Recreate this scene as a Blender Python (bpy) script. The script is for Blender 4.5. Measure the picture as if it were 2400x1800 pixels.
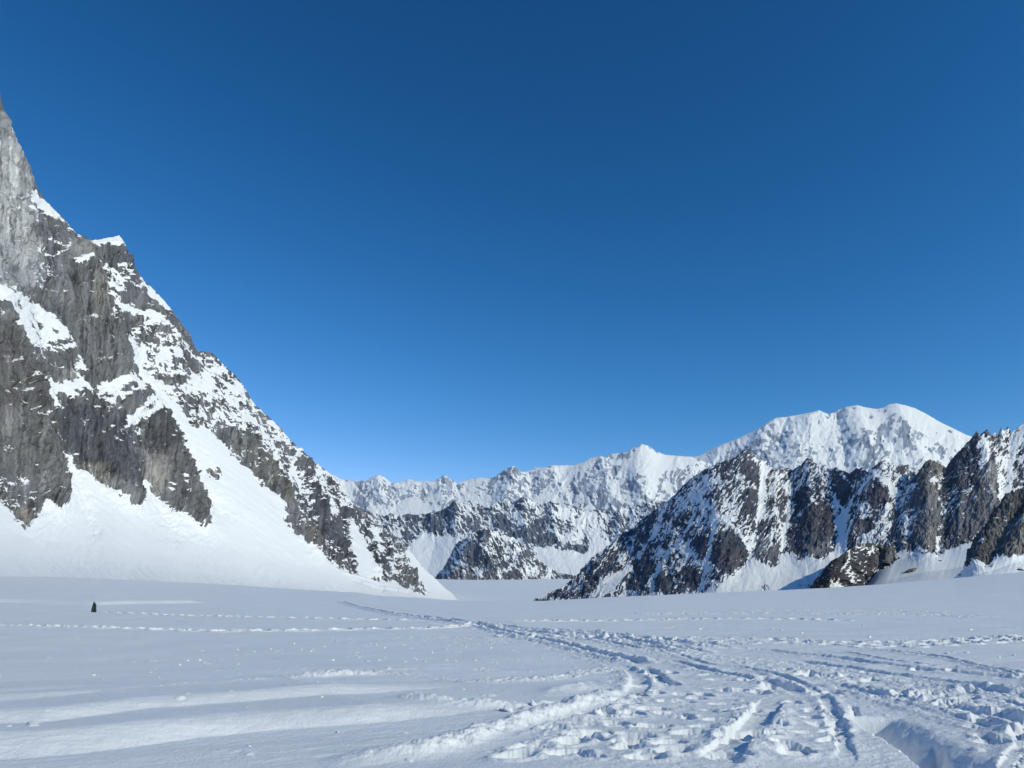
import bpy, math, random
import numpy as np
for o in list(bpy.data.objects): bpy.data.objects.remove(o, do_unlink=True)
SC = bpy.context.scene
COL = SC.collection
F = np.float32
# ------------------------------------------------------------------ camera
FPX, PITCH, CAMZ = 1664.0, math.radians(16.25), 1.7
cam_d = bpy.data.cameras.new('camera'); cam = bpy.data.objects.new('camera', cam_d); COL.objects.link(cam)
cam_d.sensor_width = 36.0; cam_d.lens = 36.0 * FPX / 2400.0
cam_d.clip_start = 0.05; cam_d.clip_end = 120000
cam.location = (0, 0, CAMZ); cam.rotation_euler = (math.pi / 2 + PITCH, 0, 0)
SC.camera = cam
# ------------------------------------------------------------------ sky, sun, exposure
SUN_EL, SUN_AZ = math.radians(28), math.radians(123)     # azimuth clockwise from the view direction
W = bpy.data.worlds.new('World'); SC.world = W; W.use_nodes = True
nt = W.node_tree; bg = nt.nodes['Background']
sk = nt.nodes.new('ShaderNodeTexSky'); sk.sky_type = 'NISHITA'; sk.sun_disc = False
sk.sun_elevation = SUN_EL; sk.sun_rotation = SUN_AZ
sk.altitude = 2000; sk.dust_density = 0.25; sk.ozone_density = 2.0
sep = nt.nodes.new('ShaderNodeSeparateColor'); com = nt.nodes.new('ShaderNodeCombineColor'); outs = []
nt.links.new(sk.outputs[0], sep.inputs[0])
for k, (tint_, gam_) in enumerate(((.535, 2.63), (.739, 1.496), (.90, 1.347))):     # the camera's deep saturated blue
    a_ = nt.nodes.new('ShaderNodeMath'); a_.operation = 'MULTIPLY'; a_.inputs[1].default_value = tint_
    b_ = nt.nodes.new('ShaderNodeMath'); b_.operation = 'POWER'; b_.inputs[1].default_value = gam_
    nt.links.new(sep.outputs[k], a_.inputs[0]); nt.links.new(a_.outputs[0], b_.inputs[0]); outs.append(b_.outputs[0])
lo = nt.nodes.new('ShaderNodeMath'); lo.operation = 'MINIMUM'; nt.links.new(outs[0], lo.inputs[0]); nt.links.new(outs[1], lo.inputs[1])
for k, o_ in enumerate((lo.outputs[0], outs[1], outs[2])): nt.links.new(o_, com.inputs[k])
nt.links.new(com.outputs[0], bg.inputs[0])
bg.inputs[1].default_value = 0.10
sun_d = bpy.data.lights.new('sun', 'SUN'); sun_d.energy = 2.85; sun_d.angle = math.radians(0.5); sun_d.color = (1.0, 0.98, 0.75)
sun = bpy.data.objects.new('sun', sun_d); COL.objects.link(sun)
sun.rotation_euler = (math.pi / 2 - SUN_EL, 0, math.pi - SUN_AZ)
SC.view_settings.view_transform = 'Standard'; SC.view_settings.look = 'None'
SC.view_settings.exposure = 0.0; SC.view_settings.gamma = 1.0
SC.cycles.max_bounces = 6; SC.cycles.diffuse_bounces = 3; SC.cycles.glossy_bounces = 1
SC.cycles.transmission_bounces = 0; SC.cycles.volume_bounces = 0
SC.cycles.use_denoising = True

# ------------------------------------------------------------------ noise
def _h(ix, iy, seed):
    n = (ix.astype(np.int64) * 374761393 + iy.astype(np.int64) * 668265263 + seed * 974634777) & 0xffffffff
    n = ((n ^ (n >> 13)) * 1274126177) & 0xffffffff
    n = ((n ^ (n >> 16)) * 2246822519) & 0xffffffff
    return ((n ^ (n >> 15)) & 0xffffff).astype(F) / F(0xffffff)
def gn(x, y, seed=0):
    x = np.asarray(x, F); y = np.asarray(y, F)
    x0 = np.floor(x); y0 = np.floor(y); fx = x - x0; fy = y - y0
    ux = fx * fx * fx * (fx * (fx * 6 - 15) + 10); uy = fy * fy * fy * (fy * (fy * 6 - 15) + 10)
    def g(dx, dy):
        a = _h(x0 + dx, y0 + dy, seed) * F(6.2831853)
        return np.cos(a) * (fx - dx) + np.sin(a) * (fy - dy)
    a = g(0, 0); b = g(1, 0); c = g(0, 1); d = g(1, 1)
    a = a + (b - a) * ux; c = c + (d - c) * ux
    return (a + (c - a) * uy) * F(1.5)
def fbm(x, y, o=4, seed=0, gain=0.5, ridged=False):
    s = 0; a = 1.0; t = 0
    for i in range(o):
        n = gn(x * 2.03 ** i + 17.3 * i, y * 2.03 ** i - 9.1 * i, seed + i)
        if ridged: n = 1 - 2 * np.abs(n)
        s = s + a * n; t += a; a *= gain
    return s / t
def voro(x, y, seed=0):
    """nearest cell: distance, offset to its point, two cell randoms"""
    x = np.asarray(x, F); y = np.asarray(y, F)
    x0 = np.floor(x); y0 = np.floor(y)
    best = np.full(x.shape, 9, F); bdx = np.zeros(x.shape, F); bdy = np.zeros(x.shape, F)
    r1 = np.zeros(x.shape, F); r2 = np.zeros(x.shape, F)
    for j in (-1, 0, 1):
        for i in (-1, 0, 1):
            cx = x0 + i; cy = y0 + j
            px = _h(cx, cy, seed); py = _h(cx, cy, seed + 71)
            dx = x - cx - px; dy = y - cy - py
            d = dx * dx + dy * dy
            m = d < best
            best = np.where(m, d, best); bdx = np.where(m, dx, bdx); bdy = np.where(m, dy, bdy)
            r1 = np.where(m, px, r1); r2 = np.where(m, py, r2)
    return np.sqrt(best), bdx, bdy, r1, r2
def facets(x, y, seed=0, tilt=1.0):
    """height field of tilted flat chips"""
    d, dx, dy, a, b = voro(x + 0.25 * gn(x * 2.1, y * 2.1, seed + 5), y + 0.25 * gn(x * 2.3 + 7, y * 2.3, seed + 6), seed)
    return (a - 0.5) * 0.9 + tilt * (dx * (b - 0.5) * 2.0 + dy * (a * 7.31 % 1 - 0.5) * 2.0)
def sstep(a, b, x):
    t = np.clip((x - a) / (b - a), 0, 1); return t * t * (3 - 2 * t)
def blur(a, r):
    if r < 1: return a
    for ax in (0, 1):
        for _ in range(2):
            p = np.concatenate([np.repeat(a.take([0], ax), r + 1, ax), a, np.repeat(a.take([-1], ax), r, ax)], ax)
            c = np.cumsum(p, ax, dtype=np.float64)
            n = a.shape[ax]
            a = ((c.take(range(2 * r + 1, 2 * r + 1 + n), ax) - c.take(range(0, n), ax)) / (2 * r + 1)).astype(F)
    return a
def rank(a):
    o = np.argsort(a, axis=None); r = np.empty(a.size, F); r[o] = np.linspace(0, 1, a.size, dtype=F)
    return r.reshape(a.shape)
# ------------------------------------------------------------------ picture angle -> direction, painting of the maps
SP, CP = math.sin(PITCH), math.cos(PITCH)
def ray(x, y):
    """sideways and upward slope of the view direction through photo pixel x, y (per metre forward)"""
    cx = (x - 1200.0) / FPX; cy = (900.0 - y) / FPX
    f = CP - cy * SP
    return cx / f, (SP + cy * CP) / f
def inpoly(X, Y, pts):
    m = np.zeros(X.shape, bool); n = len(pts)
    for i in range(n):
        x1, y1 = pts[i]; x2, y2 = pts[(i + 1) % n]
        if y1 == y2: continue
        c = ((y1 > Y) != (y2 > Y)) & (X < (x2 - x1) * (Y - y1) / (y2 - y1) + x1)
        m ^= c
    return m
def dline(X, Y, pts):
    """distance to a polyline, share of the way along it, signed side"""
    best = np.full(X.shape, 1e9, F); s = np.zeros(X.shape, F); sd = np.zeros(X.shape, F)
    L = [math.dist(pts[i], pts[i + 1]) for i in range(len(pts) - 1)]; T = sum(L); acc = 0
    for i, l in enumerate(L):
        (x1, y1), (x2, y2) = pts[i], pts[i + 1]
        dx, dy = (x2 - x1) / l, (y2 - y1) / l
        t = np.clip((X - x1) * dx + (Y - y1) * dy, 0, l)
        ex = X - x1 - t * dx; ey = Y - y1 - t * dy
        d = np.sqrt(ex * ex + ey * ey); m = d < best
        best = np.where(m, d, best); s = np.where(m, acc + t, s); sd = np.where(m, dx * (Y - y1) - dy * (X - x1), sd)
        acc += l
    return best, s, sd
class Paint:
    """a map over the photo's angles at one-pixel pitch"""
    def __init__(self, x0, y0, x1, y1, v):
        self.o = (x0, y0); self.a = np.zeros((y1 - y0, x1 - x0) + np.shape(v), F); self.a[:] = v
        self.X, self.Y = np.meshgrid(np.arange(x0, x1, dtype=F) + .5, np.arange(y0, y1, dtype=F) + .5)
    def _box(self, pts, pad):
        xs = [p[0] for p in pts]; ys = [p[1] for p in pts]; h, w = self.X.shape
        i0 = int(np.clip(min(xs) - pad - self.o[0], 0, w)); i1 = int(np.clip(max(xs) + pad + 1 - self.o[0], 0, w))
        j0 = int(np.clip(min(ys) - pad - self.o[1], 0, h)); j1 = int(np.clip(max(ys) + pad + 1 - self.o[1], 0, h))
        return slice(j0, j1), slice(i0, i1)
    def poly(self, v, pts):
        b = self._box(pts, 1); m = inpoly(self.X[b], self.Y[b], pts); self.a[b][m] = v
    def line(self, v, w, pts):
        b = self._box(pts, w); d, _, _ = dline(self.X[b], self.Y[b], pts); self.a[b][d < w / 2] = v
    def run(self, spec):
        for e in spec:
            if len(e) == 2: self.poly(e[0], e[1])
            else: self.line(e[0], e[1], e[2])
        return self
    def soft(self, r):
        if self.a.ndim == 2: self.a = blur(self.a, r)
        else: self.a = np.stack([blur(self.a[..., k], r) for k in range(3)], -1)
        return self
    def get(self, X, Y):
        h, w = self.a.shape[:2]
        fx = np.clip(X - self.o[0] - .5, 0, w - 1.001); fy = np.clip(Y - self.o[1] - .5, 0, h - 1.001)
        i = fx.astype(int); j = fy.astype(int); u = (fx - i); v = (fy - j)
        if self.a.ndim == 3: u = u[..., None]; v = v[..., None]
        a = self.a
        return ((a[j, i] * (1 - u) + a[j, i + 1] * u) * (1 - v) + (a[j + 1, i] * (1 - u) + a[j + 1, i + 1] * u) * v).astype(F)
# ------------------------------------------------------------------ materials
def mat_terrain(name, grain, bump=0.35, snow=(0.88, 0.885, 0.89)):
    m = bpy.data.materials.new(name); m.use_nodes = True; t = m.node_tree; N = t.nodes; L = t.links
    p = N['Principled BSDF']; p.inputs['Specular IOR Level'].default_value = 0.15
    at = N.new('ShaderNodeAttribute'); at.attribute_name = 'snow'
    rc = N.new('ShaderNodeAttribute'); rc.attribute_name = 'rock'
    tc = N.new('ShaderNodeTexCoord')
    n = N.new('ShaderNodeTexNoise'); n.inputs['Scale'].default_value = 1.0 / grain; n.inputs['Detail'].default_value = 5
    n.inputs['Roughness'].default_value = 0.65
    L.new(tc.outputs['Object'], n.inputs['Vector'])
    ad = N.new('ShaderNodeMath'); ad.operation = 'MULTIPLY_ADD'; ad.inputs[1].default_value = 0.5
    L.new(n.outputs[0], ad.inputs[0])
    L.new(at.outputs['Fac'], ad.inputs[2])
    mr = N.new('ShaderNodeMapRange'); mr.interpolation_type = 'SMOOTHSTEP'
    mr.inputs['From Min'].default_value = 0.62; mr.inputs['From Max'].default_value = 0.88
    L.new(ad.outputs[0], mr.inputs['Value'])
    # rock grain
    gr = N.new('ShaderNodeMapRange'); gr.inputs['From Min'].default_value = 0.25; gr.inputs['From Max'].default_value = 0.75
    gr.inputs['To Min'].default_value = 0.62; gr.inputs['To Max'].default_value = 1.35
    L.new(n.outputs[0], gr.inputs['Value'])
    mu = N.new('ShaderNodeMix'); mu.data_type = 'RGBA'; mu.blend_type = 'MULTIPLY'; mu.inputs[0].default_value = 1
    L.new(rc.outputs['Color'], mu.inputs[6]); L.new(gr.outputs[0], mu.inputs[7])
    mx = N.new('ShaderNodeMix'); mx.data_type = 'RGBA'; mx.inputs[7].default_value = (*snow, 1)
    L.new(mr.outputs[0], mx.inputs[0]); L.new(mu.outputs[2], mx.inputs[6]); L.new(mx.outputs[2], p.inputs['Base Color'])
    p.inputs['Roughness'].default_value = 0.8
    b = N.new('ShaderNodeBump'); b.inputs['Distance'].default_value = grain * 0.6
    st = N.new('ShaderNodeMapRange'); st.inputs['To Min'].default_value = bump; st.inputs['To Max'].default_value = bump * 0.04
    L.new(mr.outputs[0], st.inputs['Value']); L.new(st.outputs[0], b.inputs['Strength'])
    L.new(n.outputs[0], b.inputs['Height']); L.new(b.outputs[0], p.inputs['Normal'])
    return m
def mat_simple(name, col, rough=0.7, grain=0.05, var=0.2, bump=0.3, spec=0.2):
    m = bpy.data.materials.new(name); m.use_nodes = True; t = m.node_tree; N = t.nodes; L = t.links
    p = N['Principled BSDF']; p.inputs['Roughness'].default_value = rough; p.inputs['Specular IOR Level'].default_value = spec
    tc = N.new('ShaderNodeTexCoord')
    n = N.new('ShaderNodeTexNoise'); n.inputs['Scale'].default_value = 1 / grain; n.inputs['Detail'].default_value = 6
    L.new(tc.outputs['Object'], n.inputs['Vector'])
    r = N.new('ShaderNodeMapRange'); r.inputs['From Min'].default_value = .3; r.inputs['From Max'].default_value = .7
    r.inputs['To Min'].default_value = 1 - var; r.inputs['To Max'].default_value = 1 + var
    mu = N.new('ShaderNodeMix'); mu.data_type = 'RGBA'; mu.blend_type = 'MULTIPLY'; mu.inputs[0].default_value = 1
    mu.inputs[6].default_value = (*col, 1)
    L.new(n.outputs[0], r.inputs['Value']); L.new(r.outputs[0], mu.inputs[7]); L.new(mu.outputs[2], p.inputs['Base Color'])
    b = N.new('ShaderNodeBump'); b.inputs['Distance'].default_value = grain * .4; b.inputs['Strength'].default_value = bump
    L.new(n.outputs[0], b.inputs['Height']); L.new(b.outputs[0], p.inputs['Normal'])
    return m
# ------------------------------------------------------------------ mesh from a grid
def grid_mesh(name, P, mat, wrap=False, attrs=None, label=None, kind='structure'):
    ny, nx = P.shape[:2]
    me = bpy.data.meshes.new(name); me.vertices.add(ny * nx)
    me.vertices.foreach_set('co', np.ascontiguousarray(P, F).ravel())
    i = np.arange(ny * nx, dtype=np.int32).reshape(ny, nx)
    if wrap: i = np.concatenate([i, i[:, :1]], 1)
    q = np.stack([i[:-1, :-1], i[:-1, 1:], i[1:, 1:], i[1:, :-1]], -1).reshape(-1, 4)
    n = len(q)
    me.loops.add(n * 4); me.polygons.add(n)
    me.loops.foreach_set('vertex_index', q.ravel())
    me.polygons.foreach_set('loop_start', np.arange(0, n * 4, 4, dtype=np.int32))
    me.update(calc_edges=True)
    me.polygons.foreach_set('use_smooth', np.ones(n, bool))
    for k, a in (attrs or {}).items():
        if a.ndim == 2:
            me.attributes.new(k, 'FLOAT', 'POINT').data.foreach_set('value', np.ascontiguousarray(a, F).ravel())
        else:
            c = np.concatenate([a, np.ones(a.shape[:2] + (1,), F)], -1)
            me.attributes.new(k, 'FLOAT_COLOR', 'POINT').data.foreach_set('color', np.ascontiguousarray(c, F).ravel())
    me.materials.append(mat)
    o = bpy.data.objects.new(name, me); COL.objects.link(o)
    o['kind'] = kind
    if label: o['label'] = label
    return o
def normals(P):
    du = np.gradient(P, axis=1); dv = np.gradient(P, axis=0)
    n = np.cross(du, dv); n /= np.linalg.norm(n, axis=-1, keepdims=True) + 1e-9
    s = np.sign((n * -P).sum(-1, keepdims=True)); return n * np.where(s == 0, 1, s)
def cols(*segs):
    return np.concatenate([np.linspace(a, b, n, endpoint=False) for a, b, n in segs] + [[segs[-1][1]]])

def mountain(name, label, xs, ny, base, ridge, depth, S0, snow_paint, rockcol, tint=(), relief=(), fac=(), sharp=1.0,
             noise=(7, 2.5, 60), warp=(5, 12), jag=0, jags=9, soft=3, nslope=0.5, streak=(5, 60, 90, .35), grain=1.2, tcurve=1.0,
             back=0.9, seed=1, fillsnow=0.85, tintsoft=8, blot=.25, bump=.35, tail=0.0, ledge=None, bumps=(), smoothridge=90, ribs=1.2, crack=.45, desat=.4, runnel=(70, .8), ridged=None, fine=.85, joints=0, cool=(.97, .99, 1.07)):
    """one mountain: a face from its foot line to its skyline and a slope falling away behind, with snow lying on the flatter rock"""
    bx, by = np.array(base, float).T; rx, ry = np.array(ridge, float).T
    yb = np.interp(xs, bx, by); yr = np.interp(xs, rx, ry)
    yr = np.minimum(yr, yb - 1)
    xf = np.linspace(xs[0], xs[-1], 1200); k = int(smoothridge / (xf[1] - xf[0])) | 1
    yrf = np.interp(xf, xs, yr); yrf = np.convolve(np.pad(yrf, k, 'edge'), np.hanning(k + 2)[1:-1] / np.hanning(k + 2).sum(), 'same')[k:-k]
    yrs = np.minimum(np.interp(xs, xf, yrf), yb - 1)
    t = np.linspace(0, 1, ny) ** tcurve
    X = np.repeat(xs[None, :], ny, 0).astype(F); T = np.repeat(t[:, None], len(xs), 1)
    Y = yb + (yr - yb) * T
    if jag:
        jl = jag * (fbm(xs / jags, xs * 0 + .3, 3, seed + 90) + .5 * fbm(xs / jags * 2.7, xs * 0 + .7, 2, seed + 94))
        Y = Y + jl * sstep(1 - 14 / np.maximum(yb - yr, 14), 1, T)
    Y = Y.astype(F); T = T.astype(F)
    D = depth(X, Y, np.clip((yb - Y) / (yb - yrs), 0, 1.3).astype(F)).astype(F)
    rxx, ryy = ray(X, Y)
    P = np.stack([rxx * D, D, CAMZ + ryy * D], -1)
    Ps = np.stack([blur(P[..., k].astype(F), max(2, len(xs) // 60)) for k in range(3)], -1)
    N = normals(Ps)
    px = (D / FPX).astype(F)                      # metres under one photo pixel
    # snow cover map
    x0, x1 = int(max(xs.min(), -60)), int(min(xs.max(), 2460)) + 2
    y0, y1 = int(max(Y.min(), -60)), int(Y.max()) + 2
    pm = Paint(x0, y0, x1, y1, F(S0)).run(snow_paint).soft(soft)
    wx = warp[0] * fbm(X / warp[1], Y / warp[1], 3, seed + 1); wy = warp[0] * fbm(X / warp[1] + 50, Y / warp[1], 3, seed + 2)
    S = pm.get(X + wx, Y + wy)
    # relief
    H = np.zeros(X.shape, F)
    for amp, w, pts in relief:
        d, s, sd = dline(X + 1.5 * wx, Y + 1.5 * wy, pts)
        k = np.clip(1 - d / w, 0, 1); H += amp * k * (0.5 + 0.5 * k)
    if ridged:
        rs, ram = ridged; wq = .9 * fbm(X / rs / 1.5, Y / rs / 1.5, 3, seed + 80)
        H += ram * fbm((X / rs) + wq, Y / rs / 2.4 + .3 * wq, 4, seed + 83, .48, ridged=True)
    Hf = np.zeros(X.shape, F)
    for i, (sc, asp, ang, amp) in enumerate(fac):
        a = math.radians(ang); u = (X * math.cos(a) - Y * math.sin(a)) / sc / asp; v = (X * math.sin(a) + Y * math.cos(a)) / sc
        Hf += amp * facets(u, v, seed + 11 * i)
    Hs = fbm(X / 60, Y / 60, 3, seed + 40) * 2.0
    # where the snow lies: share S of each zone, on the flatter chips first
    sc, asp, ang = noise
    a = math.radians(ang); u = (X * math.cos(a) - Y * math.sin(a)) / sc / asp; v = (X * math.sin(a) + Y * math.cos(a)) / sc
    vw = v + .55 * fbm(u * .9, v * .35, 2, seed + 18)
    gul = np.maximum(1 - 2.2 * np.abs(gn(u * .45, vw * .8, seed + 20)), .8 - 2.4 * np.abs(gn(u * .8 + 5, vw * 1.7, seed + 21)))
    q = -.55 * gul + fine * fbm(u * asp / 2.2 * 1.7, vw * 2.3, 4, seed + 22, .78) + .7 * fbm(X / (sc * 4.5), Y / (sc * 4.5), 3, seed + 23, .6)
    q = q + 0.18 * facets(u * 3.2, v * 3.2, seed + 25)
    rib = -gul
    if ledge:
        lsc, lasp, lang, lw = ledge
        a = math.radians(lang); u2 = (X * math.cos(a) - Y * math.sin(a)) / lsc / lasp; v2 = (X * math.sin(a) + Y * math.cos(a)) / lsc
        q = q + lw * fbm(u2, v2, 3, seed + 28)
    dH = np.gradient(blur(Hf + H, 1), axis=0) / (np.abs(np.gradient(Y, axis=0)) + 1e-6)
    q = rank(q / (q.std() + 1e-6) + nslope * np.clip(dH / (dH.std() + 1e-6), -2.5, 2.5))
    sc_ = S - q + .35 * (S > .975)
    snow = np.clip(0.5 + sc_ * 5.0 * sharp, 0, 1)
    sb = blur(np.clip(0.5 + sc_ * 6, 0, 1), 2)
    pure = np.clip(1.7 * blur((S > .93).astype(F), 6), 0, 1)
    ra = math.radians(runnel[0]); ru = (X * math.cos(ra) - Y * math.sin(ra)); rv = (X * math.sin(ra) + Y * math.cos(ra))
    Hs = Hs * .5 + runnel[1] * (fbm(ru / 150, rv / 11 + .5 * fbm(ru / 90, rv / 60, 2, seed + 52), 4, seed + 50, .6) + .8 * fbm(ru / 220, rv / 38, 3, seed + 53))
    wide = blur((S > .93).astype(F), 14)
    disp = H * (1 - .6 * wide) + ribs * blur(rib.astype(F), 2) * (1 - pure) + Hf * (1 - fillsnow * sb) * (1 - .96 * pure) + Hs * sb * (1 - .5 * pure) + 0.9 * sb
    for amp, w, pts in bumps:
        d, s, sd = dline(X, Y, pts); disp += amp * np.exp(-(d / w) ** 2)
    # rock colour
    sw, sl, sa, sk_ = streak
    a = math.radians(sa); u = (X * math.sin(a) + Y * math.cos(a)) / sw; v = (X * math.cos(a) - Y * math.sin(a)) / sl
    st = fbm(u, v, 4, seed + 60, .6) * 1.1 + .7 * fbm(u / 3.2, v / 2.2, 3, seed + 62, .6)
    ck = np.maximum(sstep(.90, .985, 1 - np.abs(gn(u / 4 + .22 * gn(v * 2, u, seed + 64), v / 2.2, seed + 63))), .8 * sstep(.92, .985, 1 - np.abs(gn(u / 9 + .3 * gn(v * 3, u, seed + 65), v * 2.2 + u / 6, seed + 67))))
    disp = disp - joints * blur(ck.astype(F), 1) * (1 - sb)
    edge = np.clip((1 - T) * 30, 0, 1) * 0.85 + .15
    P = P + N * (disp * px * edge)[..., None]
    bl = fbm(X / 45, Y / 45, 4, seed + 66)
    C = Paint(x0, y0, x1, y1, np.array(rockcol, F)).run([(np.array(e[0], F),) + tuple(e[1:]) for e in tint]).soft(tintsoft).get(X + 2.5 * wx, Y + 2.5 * wy)
    C = C * np.exp(np.clip(st * sk_ * 1.6 + bl * blot * 1.6, -1.2, .9))[..., None] * (1 - crack * ck)[..., None]
    w = sstep(.05, .6, fbm(X / 38 + 9, Y / 55, 4, seed + 70) + .3 * st)[..., None] * .5
    C = C * (1 - w + w * np.array((1.08, 1.0, .91), F))
    C = (C + (C.mean(-1, keepdims=True) - C) * desat) * np.array(cool, F)
    # slope falling away behind the skyline
    m = 14
    k = (np.arange(1, m + 1) / m)[:, None] ** 1.5
    top = P[-1]; hgt = np.maximum(top[:, 2] - (-40 + tail), 5)
    out = np.stack([top[:, 0], top[:, 1]], -1); out = out / np.linalg.norm(out, axis=-1, keepdims=True)
    B = np.empty((m, len(xs), 3), F)
    B[..., 0] = top[:, 0] + out[:, 0] * k * hgt / back; B[..., 1] = top[:, 1] + out[:, 1] * k * hgt / back
    B[..., 2] = top[:, 2] - k * hgt
    P = np.concatenate([P, B], 0)
    snow = np.concatenate([snow, np.repeat(snow[-1:], m, 0)], 0); C = np.concatenate([C, np.repeat(C[-1:], m, 0)], 0)
    med = float(np.median(px))
    return grid_mesh(name, P, mat_terrain(name + '_surface', grain * med, bump), attrs={'snow': snow, 'rock': C}, label=label)

# ================================================================== the mountains
# ---- left wall with its snow fans, running away down the valley
A_ridge = [(-1200,500),(-900,60),(-500,-260),(-250,-60),(-90,60),(-40,140),(0,214),(6,262),(16,283),(27,316),(40,341),(60,370),(70,397),(78,413),(87,439),(105,468),(127,493),(152,515),(170,536),(179,549),
 (195,553),(210,565),(224,562),(253,558),(270,556),(277,552),(284,558),(289,573),(300,591),(307,609),(318,630),(336,656),(362,681),(383,703),(402,725),(420,750),(434,772),(450,797),
 (457,815),(465,823),(478,823),(502,830),(520,851),(536,866),(554,881),(569,902),(584,927),(596,945),(611,960),(635,981),(656,999),(668,1017),(683,1032),(701,1053),(725,1071),(741,1086),
 (759,1098),(777,1113),(793,1130),(798,1151),(817,1173),(831,1185),(851,1192),(870,1204),(884,1216),(894,1236),(913,1248),(930,1262),(945,1274),(957,1286),(976,1310),(995,1334),(1022,1358),(1046,1381),(1072,1400),(1094,1411),(1130,1420)]
A_base = [(-1200,1405),(0,1372),(400,1382),(700,1402),(900,1415),(1094,1424),(1130,1428)]
def A_depth(X, Y, T):
    g = sum(np.interp(T + o_, [-1, 0, .045, .09, .14, .21, .31, .42, .62, .86, 1, 1.3], [-1200, 195, 275, 318, 348, 384, 414, 440, 500, 600, 680, 860]) for o_ in (-.03, -.015, 0, .015, .03)) / 5
    # cliffs stand steeper where the pillars are
    ln = g
    return (ln * FPX / np.maximum(1350 - X, 150)).astype(F)
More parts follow.
